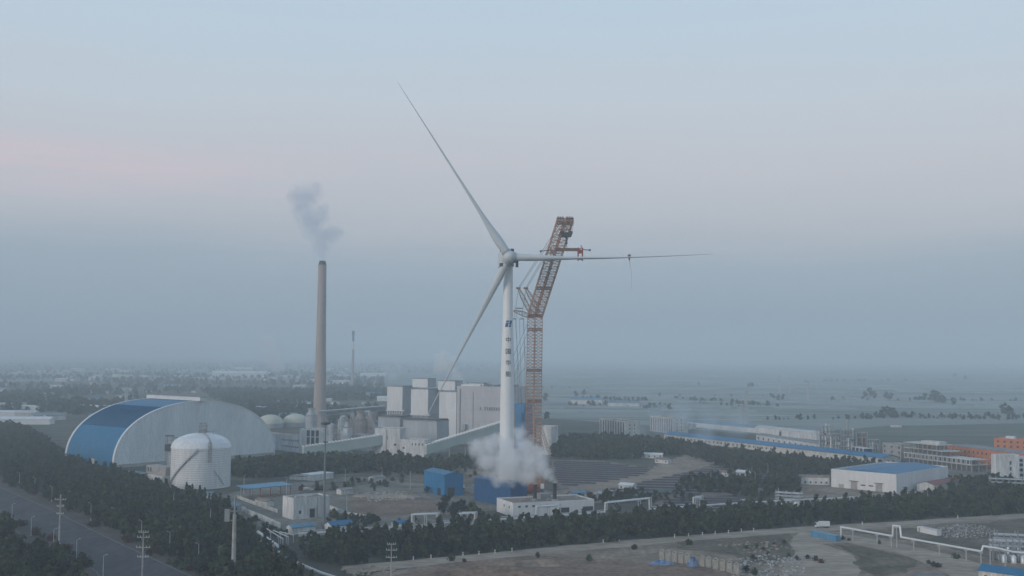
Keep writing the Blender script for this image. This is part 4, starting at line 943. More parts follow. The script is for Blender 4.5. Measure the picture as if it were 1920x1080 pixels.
solar([(1036,866),(1130,868),(1225,880),(1205,893),(1120,908),(1060,915),(1040,905)], 16.0, -.25, 'dark solar panel row in the field right of the crane', 'solar panel rows right of the crane')
solar([(1120,924),(1210,903),(1300,884),(1352,874),(1440,888),(1450,915),(1340,928),(1200,932)], 17.0, -.12, 'dark solar panel row in the field below the dirt bend', 'solar panel rows below the dirt bend')
solar([(1230,942),(1290,930),(1400,938),(1440,946),(1390,954),(1300,960)], 12.5, -.1, 'dark solar panel row just behind the pipeline', 'solar panel rows behind the pipeline')

# --- poles and lamps
def make_lamp(h, name, label, group, arm=.9, double=False, r=.14):
    root = thing(name, label, 'street lamp', (0,0,0), group)
    w = MB(); w.tube((0,0,-.1), (0,0,h), r, r*.55, 8); w.tube((0,0,0), (0,0,.9), r*1.8, r*1.6, 8)
    w.build('pole', galv, root)
    for s in ((1,-1) if double else (1,)):
        w = MB(); w.tube((0,0,h-.2), (s*arm,0,h+.5), .08, .06, 6); a = w.build('arm', galv, root)
        w = MB(); w.box(min(s*arm,s*(arm+.7)), max(s*arm,s*(arm+.7)), -.18, .18, h+.42, h+.56); w.build('lamp_head', trim_white, a)
    freeze(root); return root
def place(proto, spots, used=[]):
    for i, (x, y, rz) in enumerate(spots):
        o = proto if proto.name not in used else copy_tree(proto); used.append(proto.name)
        o.location = (x, y, 0); o.rotation_euler = (0,0,rz)
l1 = make_lamp(9.5, 'street_lamp', 'thin pale street lamp on the far side of the left avenue', 'street lamps on the far side of the left avenue', r=.2)
place(l1, [(*G(x,y).xy, R(200)) for x, y in ((36,912),(65,923),(97,941),(132,952),(170,976),(213,986),(265,1012),(372,1060),(318,1036))])
l2 = make_lamp(9.5, 'street_lamp', 'thin pale street lamp on the near side of the left avenue', 'street lamps on the near side of the left avenue', r=.2)
place(l2, [(*G(x,y).xy, R(30)) for x, y in ((22,978),(58,1005),(100,1030),(143,1052),(193,1085))])
l3 = make_lamp(12, 'yard_lamp', 'pale lamp pole standing in the works yard', 'lamp poles of the works yard', r=.22)
place(l3, [(*G(x,y).xy, R(rng.uniform(0,360))) for x, y in ((457,925),(537,930),(647,912),(650,958),(716,909),(769,917),(872,868),(843,862),(1333,915),(1350,912),(1410,905),(1416,918),(1440,900),(1557,880),(1740,958),(325,965),(215,880),(394,1000),(1130,842))])
def util_pole(px, yb, ztop, label, arms, r=.3):
    q = G(px, yb); root = thing('utility_pole', label, 'utility pole', q); w = MB(); w.tube(q, q+Vector((0,0,ztop)), r, r*.6, 10); w.build('pole', concrete, root)
    for f, hw in arms:
        w = MB(); z = ztop-f; w.box(q.x-hw,q.x+hw,q.y-.1,q.y+.1,z,z+.25)
        w.build('crossarm', galv, root)
        w = MB()
        for s in (-1,-.5,.5,1): w.tube((q.x+s*hw*.95,q.y,z+.25), (q.x+s*hw*.95,q.y,z+.85), .12, .08, 6)
        w.build('insulator', trim_white, root)
util_pole(110, 1046, 29, 'tall concrete pole with three cross arms beside the left avenue', [(2.5,2.6),(5.5,1.6),(9,1.6)], .5)
util_pole(266, 1112, 24.5, 'concrete pole with four cross arms on the avenue verge', [(.8,1.9),(2.8,2.4),(6.8,2.8),(10.5,2.2)], .42)
util_pole(733, 1098, 17.3, 'concrete pole with three cross arms at the bottom edge below the tree belt', [(.6,1.8),(3,2.2),(6,2.2)], .32)
q = G(437,1098); root = thing('steel_monopole', 'thick pale steel monopole with box and dark thin top at lower left', 'pole', q)
w = MB(); w.tube(q, q+Vector((0,0,29)), 1.0, .75, 16); w.build('shaft', concrete, root)
w = MB(); w.tube(q+Vector((0,0,29)), q+Vector((0,0,36)), .45, .4, 10); w.box(q.x-4,q.x-2,q.y-.6,q.y+.6,26,31); w.box(q.x-4,q.x+1.5,q.y-.2,q.y+.2,30,30.4); w.box(q.x-4,q.x,q.y-.2,q.y+.2,26.3,26.6); w.build('top_equipment', steel, root)
q = G(607,996); zt = P(607,794,q.y).z; root = thing('tall_mast', 'very tall slim grey mast with small lamp ring at its top', 'mast', q)
w = MB(); w.tube(q, q+Vector((0,0,zt*.45)), .85, .62, 12); w.tube(q+Vector((0,0,zt*.45)), q+Vector((0,0,zt)), .62, .3, 12); w.build('pole', mat('mast_grey', (.19,.21,.23), .6, .1, .2), root)
w = MB(); w.lathe(q, [(.3,zt-.8),(2.6,zt-.4),(2.6,zt+.3),(.6,zt+.8)], 12); w.lathe(q, [(.3,zt*.82),(1.5,zt*.82+.1),(1.5,zt*.82+.6),(.3,zt*.82+.7)], 12); w.build('lamp_ring', black_steel, root)
# white marker posts along the track
bl = thing('marker_post', 'short white marker post along the track below the tree belt', 'marker post', (0,0,0), 'white marker posts along the track')
w = MB(); w.box(-.24,.24,-.24,.24,-.1,1.5); w.box(-.28,.28,-.28,.28,1.51,1.65); w.build('post', trim_white, bl); w = MB(); w.box(-.25,.25,-.26,-.245,.9,1.15); w.build('band', red_paint, bl); freeze(bl)
place(bl, [(*G(x,y).xy, 0) for x, y in ((775,1050),(808,1047),(868,1042),(898,1040),(928,1037),(960,1034),(1131,1018),(1161,1015),(1265,1008),(1291,1006),(1317,1004),(1341,1002),(1366,1000),(1390,997),(1413,996),(1617,984),(1796,972),(1871,966))])
# far pylons
def pylon(px, yb, h, label):
    q = G(px, yb); root = thing('lattice_pylon', label, 'pylon', q, 'far lattice pylons'); w = MB(); w.lattice(q, q+Vector((0,0,h)), 3, bay=6, r=.5, rb=.3, taper=0); w.build('mast', galv, root)
    w = MB()
    for z in (h*.75,h*.87,h*.99): w.box(q.x-6,q.x+6,q.y-.4,q.y+.4,z-.4,z+.4)
    w.build('crossarm', galv, root)
for x, yb, h, lb in ((1399,800,48,'pale lattice pylon at the field edge in thin smoke'),(1390,800,30,'shorter pylon left of the pale lattice pylon'),(1462,735,42,'faint pylon far out on the plain, left one'),(1482,737,40,'faint pylon far out on the plain, right one'),(236,768,34,'lone thin pylon above the left town'),(1515,752,44,'thin red white pylon on the plain')): pylon(x, yb, h, lb)
# ------------------------------------------------------------------ yard clutter, lower right
pa = thing('culvert_segment', '', 'culvert segment', (0,0,0), 'beige precast culvert segments in a row')
w = MB(); N = 10; w_, h_, t_, l_ = 1.25, 5.0, .24, 1.7
o = [(-w_,0),(-w_,h_-1.3)]+[(w_*math.cos(a), h_-1.3+1.3*math.sin(a)) for a in lin(math.pi*.95, math.pi*.05, 8)]+[(w_,h_-1.3),(w_,0)]
i_ = [(x*(1-t_/w_), z*(1-t_/h_)) for x, z in o]; n = len(o)
vs = [(x,-l_/2,z) for x,z in o]+[(x,l_/2,z) for x,z in o]+[(x,-l_/2,z) for x,z in i_]+[(x,l_/2,z) for x,z in i_]
fs = []
for k in range(n-1): fs += [(k,k+1,n+k+1,n+k),(2*n+k+1,2*n+k,3*n+k,3*n+k+1),(k,2*n+k,2*n+k+1,k+1),(n+k,n+k+1,3*n+k+1,3*n+k)]
w.add(vs, fs); w.build('shell', precast, pa)
w = MB(); w.box(-w_+.26, w_-.26, -l_/2+.1, -l_/2+.3, 0, h_-.9); w.build('end_panel', precast, pa); freeze(pa)
ordn = ['first','second','third','fourth','fifth','sixth','seventh','eighth','ninth','tenth','eleventh']
spots = [(1241,1050),(1253,1052),(1265,1054),(1277,1056),(1289,1057),(1316,1062),(1329,1064),(1342,1067),(1355,1070),(1368,1073),(1381,1076)]
for i, (x, y) in enumerate(spots):
    c = pa if i == 0 else copy_tree(pa); c.location = G(x, y); c.rotation_euler = (0,0,R(-20)); c['label'] = 'beige precast culvert segment, '+ordn[i]+' from the left in the row of eleven'
def heap(name, label, cat, px, py, rx, ry, h, m, seed, k=None):
    q = G(px, py); rr = np.random.default_rng(seed); w = MB(); N = 14; vs = [q+Vector((0,0,h))]; rings = ((.35,.8),(.7,.45),(1,0))
    for f, z in rings:
        for j in range(N):
            a = 2*math.pi*j/N; s = f*(1+rr.uniform(-.18,.18)); vs.append(q+Vector((rx*s*math.cos(a), ry*s*math.sin(a), h*z*(1+rr.uniform(-.35,.35))-.05)))
    fs = [(0,1+j,1+(j+1)%N) for j in range(N)]+[(1+i*N+j,1+(i+1)*N+j,1+(i+1)*N+(j+1)%N,1+i*N+(j+1)%N) for i in range(2) for j in range(N)]
    w.add(vs, fs, False); return tag(w.build(name, m), label, cat)
tarp_blue = mat('tarp_blue', (.05,.13,.33), .5, .3, .4, col2=(.25,.34,.46)); tarp_pale = mat('tarp_pale', (.42,.46,.48), .6, .2, .4)
heap('tarp_heap', 'pile under a crumpled blue and pale tarpaulin before the culvert row', 'covered pile', 1243, 1058, 6.5, 3, 2.0, tarp_blue, 3)
heap('tarp_heap', 'blue tarpaulin covered stack between the culvert segments', 'covered pile', 1299, 1062, 3, 2, 4.2, tarp_blue, 4)
heap('sand_heap', 'low reddish sand heap beside the culvert row', 'sand heap', 1272, 1068, 7, 3, 1.3, m_dirt_red, 5)
heap('earth_mound', 'scrubby earth mound at the bottom edge left of the culvert row', 'earth mound', 930, 1075, 26, 9, 3.2, m_dirt_red, 6)
heap('earth_mound', 'wide low earth mound between the tree belt and the bottom edge', 'earth mound', 1010, 1058, 22, 7, 2.2, m_dirt, 8)
heap('rubble_heap', 'grey rubble heap on the brown earth patch by the yard', 'rubble heap', 740, 932, 16, 5, 2.0, m_track, 9)
heap('rubble_heap', 'long pale rubble heap along the yard track', 'rubble heap', 690, 931, 12, 4, 1.6, m_track, 10)
for (px,py,rx,h,m_,lb) in CLUT: heap('material_heap', lb, 'heap', px, py, rx, rx*.5, h, m_, px)
# rubble stuff
def rubble(name, label, poly_px, n, s0, s1, m, seed):
    rr = np.random.default_rng(seed); poly = wpoly(poly_px); xs = [p[0] for p in poly]; ys = [p[1] for p in poly]; w = MB(); c = 0
    while c < n:
        x, y = rr.uniform(min(xs),max(xs)), rr.uniform(min(ys),max(ys))
        if not inpoly((x,y), poly): continue
        c += 1; s = rr.uniform(s0,s1); vs = [Vector((x+rr.uniform(-1,1)*.3*s+a*s, y+b_*s*.8+rr.uniform(-.3,.3)*s, z*s*.5+.1)) for a,b_,z in ((-.5,-.5,0),(.5,-.5,0),(.5,.5,0),(-.5,.5,0),(-.4,-.4,1),(.5,-.3,.8),(.3,.4,1.1),(-.4,.3,.7))]
        w.hexa(vs)
    return tag(w.build(name, m), label, 'rubble', kind='stuff')
rubble('rubble', 'pale rubble strewn over the waste ground right of the culvert row', [(1385,1048),(1440,1040),(1500,1048),(1510,1075),(1440,1090),(1370,1085)], 320, .25, 1.5, rub_mat, 1)
rubble('rubble', 'pale speckled waste scattered over the ground beyond the white pipe', [(1755,990),(1800,982),(1850,986),(1868,1002),(1830,1010),(1770,1008)], 520, .2, .8, rub_mat, 2)
rubble('rubble', 'scattered pale debris below the tree belt', [(1340,1022),(1480,1012),(1500,1034),(1400,1040)], 60, .4, 1.6, m_track, 3)
rubble('rubble', 'pale debris around the brown earth patch in the yard', [(660,925),(760,922),(780,936),(690,942)], 300, .3, 1.3, rub_mat, 4)
rubble('rubble', 'mixed debris on the ground right of the factory', [(1060,930),(1180,915),(1270,925),(1120,938)], 160, .3, 1.2, plaster_warm, 5)
rubble('rubble', 'pale debris beside the fat pipe and grove', [(640,1068),(720,1060),(740,1072),(660,1085)], 50, .4, 1.5, m_track, 6)
r, F = block('container_row', 'faded blue container row beside the pale track', 'container', (1520,1006), (1567,1016), 3, 2.7, light_blue, light_blue, 'slab', eave=.05)
for u in lin(1.5, F.L-1.5, 7): b = MB(); b.fbox(F, u-.08, u+.08, -.1, -.01, .1, 2.6); b.build('rib', blue_sheet, r)
r, F = block('long_container', 'long white container lying beyond the white pipe', 'container', (1720,997), (1757,1005), 3, 2.6, trim_white, plaster, 'slab', eave=.05)
windows(r, F, [.2], [1.5], 1.1, 2.2, m=steel, name='door')
def truck(px, py, rz, label, cargo):
    q = G(px, py); root = thing('box_truck', label, 'truck', (0,0,0)); 
    w = MB(); w.box(-4.2,1.6,-1.2,1.2,1.1,3.7); w.build('cargo_box', cargo, root)
    w = MB(); w.hexa([(1.8,-1.15,.7),(3.8,-1.15,.7),(3.8,1.15,.7),(1.8,1.15,.7),(1.8,-1.1,3.0),(3.3,-1.1,3.0),(3.3,1.1,3.0),(1.8,1.1,3.0)]); c = w.build('cab', trim_white, root)
    w = MB(); w.hexa([(3.62,-1,1.7),(3.66,-1,1.7),(3.66,1,1.7),(3.62,1,1.7),(3.36,-.95,2.8),(3.40,-.95,2.8),(3.40,.95,2.8),(3.36,.95,2.8)]); w.build('windscreen', glass, c)
    w = MB(); w.box(-4.2,3.6,-.9,.9,.7,1.05); w.build('chassis', black_steel, root)
    for x in (-3,-1.8,2.8):
        for s in (-1,1): w = MB(); w.tube((x,s*.85,.55),(x,s*1.2,.55),.52,.52,14); w.build('wheel', black_steel, root)
    root.location = q; root.rotation_euler = (0,0,rz)
truck(1541, 990, R(185), 'white box truck parked at the edge of the tree belt by the track', trim_white)
truck(1830, 912, R(200), 'small white truck parked behind the red roofed shed', plaster)
truck(862, 917, R(10), 'reddish lorry parked between the two blue sheds', red_paint)
# ------------------------------------------------------------------ vegetation
def leafcloud(seed, n, h, wr, trunk, leaf, shape, lumps=10):
    rr = np.random.default_rng(seed); cs = []
    for i in range(lumps):
        t = (i+.5)/lumps
        if shape == 'round': pr = math.sin(math.pi*(.12+.85*t))**.7
        elif shape == 'cone': pr = (1-t)**.8*.95+.08
        else: pr = math.sin(math.pi*(.1+.88*t))**.5
        a = rr.uniform(0,2*math.pi); d = wr*pr*rr.uniform(.25,.75); cs.append((d*math.cos(a), d*math.sin(a), trunk+(h-trunk)*(t*.92), wr*rr.uniform(.36,.6)*max(.35,pr)))
    cs = np.array(cs); k = rr.integers(0, lumps, n); dirs = rr.normal(size=(n,3)); dirs /= np.linalg.norm(dirs,axis=1)[:,None]
    pos = cs[k,:3]+dirs*(cs[k,3]*rr.uniform(.55,1.05,n))[:,None]*np.array([1,1,1.05 if shape=='round' else 1.5])
    pos[:,2] = np.clip(pos[:,2], trunk*.5, h*1.03)
    nrm = dirs*.6+rr.normal(size=(n,3))*.6; nrm /= np.linalg.norm(nrm,axis=1)[:,None]
    t1 = np.cross(nrm, rr.normal(size=(n,3))); t1 /= np.linalg.norm(t1,axis=1)[:,None]; t2 = np.cross(nrm,t1)
    s = (leaf*rr.uniform(.6,1.3,n))[:,None]
    quad = np.stack([pos-t1*s-t2*s*.5, pos+t1*s-t2*s*.7, pos+t1*s*.7+t2*s*.8, pos-t1*s*.6+t2*s*.6], axis=1)
    return quad.reshape(-1,3)
def mesh_from_quads(name, v, m):
    me = bpy.data.meshes.new(name); nv = len(v); nq = nv//4
    me.vertices.add(nv); me.vertices.foreach_set('co', v.astype(np.float32).ravel())
    me.loops.add(nv); me.loops.foreach_set('vertex_index', np.arange(nv, dtype=np.int32))
    me.polygons.add(nq); me.polygons.foreach_set('loop_start', np.arange(0,nv,4,dtype=np.int32)); me.polygons.foreach_set('loop_total', np.full(nq,4,dtype=np.int32))
    me.update(calc_edges=True); me.materials.append(m); return me
PROTO = []
def tree_proto(name, seed, h, wr, trunk, shape, leaf, n=330, ls=.55):
    me = mesh_from_quads('crown', leafcloud(seed, n, h, wr, trunk, ls, shape, 12), leaf)
    w = MB(); w.tube((0,0,-.2),(0,0,h*.75), .24, .07, 6)
    for k in range(4): a = k*1.7+seed; z = trunk+k*(h-trunk)*.15; w.tube((0,0,z),(math.cos(a)*wr*.6,math.sin(a)*wr*.6,z+wr*.6), .09, .04, 4, False)
    tr = w.build('trunk', bark); tm = tr.data; bpy.data.objects.remove(tr)
    PROTO.append((name, me, tm, h)); return len(PROTO)-1
BR = [tree_proto('broadleaf_tree', 11, 8.5, 3.6, 1.6, 'round', leaf_a), tree_proto('broadleaf_tree', 12, 7.0, 3.4, 1.2, 'round', leaf_b), tree_proto('broadleaf_tree', 13, 9.5, 3.8, 1.8, 'round', leaf_b), tree_proto('broadleaf_tree', 14, 7.5, 3.2, 1.2, 'round', leaf_c)]
CN = [tree_proto('pointed_tree', 21, 11, 2.3, .8, 'cone', leaf_b, 300, .5), tree_proto('pointed_tree', 22, 9.5, 2.0, .8, 'cone', leaf_a, 300, .5)]
PL = [tree_proto('slender_tree', 31, 11.5, 2.5, 1.5, 'tall', leaf_b, 330), tree_proto('slender_tree', 32, 10.5, 2.6, 1.5, 'tall', leaf_a, 330), tree_proto('slender_tree', 33, 12.0, 2.7, 1.5, 'tall', leaf_b, 330)]
BU = [tree_proto('bush', 41, 3.0, 2.2, .1, 'round', leaf_a, 140, .4), tree_proto('bush', 42, 2.4, 2.0, .1, 'round', leaf_r, 140, .4), tree_proto('bush', 43, 3.4, 2.4, .1, 'round', leaf_b, 140, .4)]
def plant(pi, x, y, s, label, group, cat=None):
    name, me, tm, h = PROTO[pi]; root = thing(name, label, cat or ('bush' if name == 'bush' else 'tree'), (x,y,0), group)
    root.scale = (s*rng.uniform(.9,1.15), s*rng.uniform(.9,1.15), s); root.rotation_euler = (0,0,rng.uniform(0,6.28))
    for nm, m in (('crown',me),('trunk',tm)):
        c = bpy.data.objects.new(nm, m); COL.objects.link(c); c.parent = root
def scatter(poly_px, sp, world=False, jit=.42):
    poly = poly_px if world else wpoly(poly_px); xs = [p[0] for p in poly]; ys = [p[1] for p in poly]; out = []
    for i, y in enumerate(np.arange(min(ys), max(ys), sp)):
        for x in np.arange(min(xs)+(i%2)*sp/2, max(xs), sp):
            p = (x+rng.uniform(-jit,jit)*sp, y+rng.uniform(-jit,jit)*sp)
            if inpoly(p, poly): out.append(p)
    return out
LOW = {}
def low_tree(key, seed, h, wr, trunk, shape, n=80, ls=1.05): LOW[key] = [leafcloud(seed+i, n, h, wr, trunk, ls, shape, 9) for i in range(4)]
low_tree('round', 50, 8.5, 3.7, .8, 'round'); low_tree('tall', 60, 11.5, 2.7, .8, 'tall'); low_tree('cone', 70, 10.5, 2.3, .6, 'cone'); low_tree('bush', 80, 3, 2.4, .1, 'round', 30, .9); low_tree('far', 90, 9, 5, .5, 'round', 34, 2.0)
def stuff_trees(name, label, spots, keys, m, s0=.75, s1=1.25):
    if not spots: return
    parts = []
    for (x, y) in spots:
        k = keys[rng.integers(len(keys))]; v = LOW[k][rng.integers(4)]; a = rng.uniform(0,6.28); s = rng.uniform(s0,s1); c, sn = math.cos(a)*s, math.sin(a)*s
        q = np.empty_like(v); q[:,0] = v[:,0]*c-v[:,1]*sn+x; q[:,1] = v[:,0]*sn+v[:,1]*c+y; q[:,2] = v[:,2]*s; parts.append(q)
    o = bpy.data.objects.new(name, mesh_from_quads(name, np.concatenate(parts), m)); COL.objects.link(o); tag(o, label, 'trees', kind='stuff')
def wood(poly, sp, nind, protos, keys, lab, grp, slabel, s0=.8, s1=1.25, m=None, seen=None):
    pts = scatter(poly, sp); pts.sort(key=lambda p: p[1])
    pts = [p for p in pts if math.sin(p[0]*.09+math.sin(p[1]*.07)*2)+math.sin(p[1]*.11+p[0]*.05)+rng.uniform(-.9,.9) > -1.25]
    if seen: pts2 = [p for p in pts if seen(p)]; rest = [p for p in pts if not seen(p)]
    else: pts2, rest = pts, []
    for p in pts2[:nind]: plant(protos[rng.integers(len(protos))], p[0], p[1], rng.uniform(s0,s1), lab, grp)
    stuff_trees('woodland', slabel, pts2[nind:]+rest, keys, m or leaf_wood, s0, s1)
inview = lambda p: abs(p[0])/p[1] < 960/2100*1.02 and p[1] > 478
# grove along the avenue (lower left)
wood([(-80,862),(60,838),(150,880),(262,908),(330,935),(400,952),(470,990),(480,1030),(560,1075),(600,1120),(440,1120),(330,1052),(200,990),(100,942),(0,898),(-80,870)], 5.2, 110, BR+CN[:1], ['round','round','cone'], 'tree in the dense grove between the left avenue and the silo', 'trees of the grove between avenue and silo', 'dense dark grove between the left avenue and the vaulted shed', s0=.55, s1=1.2, seen=inview)
wood([(-80,818),(20,800),(60,815),(130,862),(150,880),(60,838),(-80,862)], 7, 0, BR, ['round'], '', '', 'far tip of the dark grove at the left edge')
wood([(-80,985),(0,992),(90,1045),(150,1090),(190,1140),(-80,1140)], 5.0, 34, BR+CN[:1], ['round'], 'tree in the dark corner grove on the near side of the left avenue', 'trees of the corner grove', 'dark corner grove on the near side of the left avenue', s0=.55, s1=1.2, seen=inview)
for (x, y) in ((374,938),(384,944),(392,950),(402,955),(412,960),(350,930),(360,932),(428,966),(420,975),(436,980)):
    q = G(x,y); plant(CN[rng.integers(2)], q.x, q.y, rng.uniform(.85,1.15), 'dark pointed tree in the spiky cluster before the silo', 'pointed trees before the silo')
# belt
belt = [(560,1022),(700,1012),(840,1003),(1000,990),(1200,976),(1400,962),(1480,962),(1490,985),(1400,996),(1200,1012),(1000,1028),(840,1044),(700,1056),(620,1062),(560,1040)]
wood(belt, 4.3, 75, PL+BR, ['tall','round','tall'], 'tree in the dark belt along the pale track', 'trees of the belt along the track', 'dark tree belt between the pale track and the pipeline', s0=.35, s1=1.0)
wood([(1490,965),(1600,950),(1760,938),(1960,922),(1960,962),(1760,972),(1600,982),(1500,988)], 4.3, 40, PL+BR, ['tall','round'], 'tree in the right part of the belt below the warehouse', 'trees of the belt below the warehouse', 'dark tree belt below the big warehouse', s0=.4, s1=.95)
# middle bands
wood([(436,898),(440,880),(560,872),(700,868),(760,872),(800,876),(800,888),(700,884),(620,890),(540,896)], 6.5, 14, BR, ['round'], 'tree in the dark band behind the white block', 'trees of the band behind the white block', 'dark tree band in front of the conveyor galleries', s0=1.0, s1=1.5)
wood([(800,878),(880,868),(930,872),(930,888),(880,884),(820,888)], 7.0, 0, BR, ['round'], '', '', 'loose trees below the right conveyor gallery')
wood([(1030,842),(1060,832),(1150,830),(1230,838),(1310,848),(1330,856),(1270,852),(1170,862),(1100,862),(1036,858)], 6.0, 0, BR, ['round'], '', '', 'green thicket right of the crane', m=leaf_wood, s0=.9, s1=1.6)
wood([(1250,842),(1400,856),(1600,878),(1680,884),(1660,892),(1560,888),(1480,896),(1360,880)], 6.5, 0, BR, ['round','round','tall'], '', '', 'dark tree band below the long blue roof', s0=.7, s1=1.1)
wood([(1260,912),(1330,905),(1490,895),(1500,925),(1440,940),(1330,925),(1270,925)], 8.0, 0, BR, ['round','bush'], '', '', 'scrub between the panel rows and the small rack')
wood([(1100,934),(1190,926),(1300,935),(1300,945),(1180,945),(1120,948)], 6.5, 0, BR, ['round','bush'], '', '', 'low green scrub behind the pipeline right of the factory', s0=.5, s1=.8)
wood([(1780,912),(1860,910),(1960,925),(1960,940),(1860,935),(1780,925)], 6.0, 0, BR, ['round'], '', '', 'trees right of the red roofed shed')
for (x, y, s, pi) in ((832,966,1.3,2),(850,970,1.25,1),(868,972,1.2,2),(886,974,1.2,0),(900,976,1.0,1),(628,972,.8,3),(645,975,.7,3),(660,978,.6,0),(700,980,.7,1),(800,925,.7,1),(845,935,.6,0),(1105,1050,.35,1),(560,998,.5,1)):
    q = G(x,y); plant(BR[pi], q.x, q.y, s, 'rounded tree near the blue sheds and white block' if 790 < x < 1000 else 'small tree beside the blue roofed hut' if x < 790 else 'lone scrubby tree on the dirt below the belt', 'rounded trees near the blue sheds' if 790 < x < 1000 else 'small trees beside the blue roofed hut' if x < 790 else None)
# avenue hedges
hs = [(-20,955,1),(15,972,1),(45,985,1),(70,1002,1),(92,1012,1),(118,1032,1),(130,1040,1),(150,1052,1),(165,1060,1),(10,905,0),(60,926,0),(25,912,0),(290,1040,0),(330,1060,0),(352,1068,0),(240,1016,0),(180,986,0)]
for (x, y, k) in hs:
    q = G(x,y)
    for j in range(4): plant(BU[1] if rng.random() < .65 else BU[0], q.x+rng.uniform(-2,2)+j*1.6-3, q.y+rng.uniform(-2,2)-j*2.2+4, rng.uniform(.7,1.3), 'reddish bush on the near verge of the left avenue' if k else 'reddish bush on the far verge of the left avenue', 'bushes on the near avenue verge' if k else 'bushes on the far avenue verge')
for (x, y) in ((1190,1030),(1105,1052),(1292,1022),(1400,1030),(1420,1026),(1432,1032),(1440,1040),(1478,1045),(1495,1050),(1452,1022),(1470,1020),(1515,1048),(1530,1052),(1540,1056),(1648,1020),(1742,1058),(1750,1062),(1759,1064),(1792,1048),(1580,1012),(1592,1014),(1400,1072),(1415,1078),(845,1052),(870,1054),(1008,1045),(1412,1048)):
    q = G(x,y); plant(BU[rng.integers(3)], q.x, q.y, rng.uniform(.5,1.0), 'small dark bush scattered on the waste ground below the belt', 'bushes on the waste ground')
for (poly, n, lb, gp, kk) in (([(560,905),(690,895),(780,905),(700,925),(560,925)],26,'small bush in the green strip behind the tall mast','bushes of the green strip behind the tall mast',(0,2,0)),
        ([(700,882),(880,884),(960,893),(900,900),(720,895)],30,'small bush on the rough ground below the conveyor galleries','bushes below the conveyor galleries',(0,2,1)),
        ([(600,968),(720,972),(800,975),(800,984),(640,990),(600,985)],24,'dark bush along the pipeline in front of the brown earth patch','bushes along the pipeline',(2,1,2)),
        ([(440,965),(520,985),(560,1005),(500,1010),(440,985)],16,'dark bush between the grove and the pale hut','bushes by the pale hut',(2,0,2)),
        ([(1060,925),(1180,922),(1190,935),(1120,942),(1060,935)],16,'small bush on the waste ground right of the factory','bushes right of the factory',(0,2,1))):
    P_ = wpoly(poly); xs = [p[0] for p in P_]; ys = [p[1] for p in P_]; k = 0
    while k < n:
        p = (rng.uniform(min(xs),max(xs)), rng.uniform(min(ys),max(ys)))
        if inpoly(p, P_): plant(BU[kk[k%3]], p[0], p[1], rng.uniform(.6,1.35), lb, gp); k += 1
for (B_, C_, d_, z_, rm_, lb) in (((640,928),(662,926),6,3.0,roof_grey,'small grey roofed store at the edge of the pale rubble'),((430,955),(446,960),5,3.0,teal_roof,'tiny store by the diagonal pale wall'),((478,945),(500,950),5,2.8,roof_brown,'brown roofed store in front of the blue canopy'),((700,905),(722,903),6,3.2,roof_grey,'low grey store beside the yard lamp poles'),((742,992),(764,990),5,3.0,blue_roof,'small blue roofed booth on the pipeline strip'),((905,925),(925,929),6,3.0,roof_brown,'low brown roofed store beside the deep blue shed'),((1075,935),(1100,933),6,3.2,light_blue,'light blue roofed cabin right behind the factory')):
    block('small_store', lb, 'hut', B_, C_, d_, z_, plaster_warm, rm_, 'gable', rise=1.0)
# far solitary trees on the plain
lone = [(1410,727,1.8,2),(1404,727,1.6,2),(1450,749,1.5,3),(1460,750,1.7,3),(1468,750,1.4,2),(1622,745,1.9,3),(1632,744,2.4,2),(1640,746,1.7,2),(1662,748,2.2,3),(1670,749,1.7,2),(1725,753,1.8,3),(1733,753,2.0,2),(1750,754,2.8,2),(1758,755,2.6,2),(1768,757,2.0,2),(1788,761,1.8,2),(1655,779,1.6,2),(1664,780,1.8,2),(1676,780,1.5,2),(1884,778,2.2,2),(1893,779,1.8,2),(1025,786,1.6,1),(1022,752,1.8,2),(1810,713,2.2,2),(1790,709,2.4,2),(1080,745,1.6,2),(1095,742,1.6,2),(1310,723,1.2,2)]
for (x, y, s, k) in lone:
    q = G(x, y); pi = BR[k % 4]; plant(pi, q.x, q.y, s, 'dark lone tree standing out on the hazy plain', 'lone trees on the hazy plain')
# far woods and hedgerows
def strip(px0, py0, px1, py1, th, sp): return scatter([(px0,py0-th),(px1,py1-th),(px1,py1+th),(px0,py0+th)], sp)
sp_ = []
for a in ((1060,757,1260,766,3,16),(1090,748,1210,752,2,18),(1260,748,1460,762,1.0,14),(1300,756,1400,763,.8,16),(1640,782,1960,786,2.5,14),(1430,787,1650,785,1.0,12),(1560,750,1920,752,.7,20),(1000,728,1120,728,.5,30),(1500,716,1800,713,.5,34),(1150,742,1500,744,.4,28)): sp_ += strip(*a)
stuff_trees('hedgerow', 'thin dark hedgerows crossing the hazy plain', [p for p in sp_ if rng.random() < .7], ['far'], leaf_far, .3, .95)
pts = []
for (poly, s) in (([(-60,742),(140,735),(300,740),(290,800),(130,792),(60,800),(-60,790)],17),([(380,735),(620,730),(730,735),(720,790),(640,800),(500,795),(430,765)],14),([(-60,705),(400,700),(720,700),(720,735),(300,738),(-60,738)],40),([(-60,681),(940,681),(940,700),(-60,702)],95)):
    pp = scatter(poly, s); pts += [p for p in pp if math.sin(p[0]*.011+1.3*math.sin(p[1]*.004))+math.sin(p[1]*.009+p[0]*.004)+rng.uniform(-.7,.7) > -.35]
stuff_trees('woodland', 'hazy dark far woods behind the works', pts, ['far'], leaf_far, .7, 1.5)
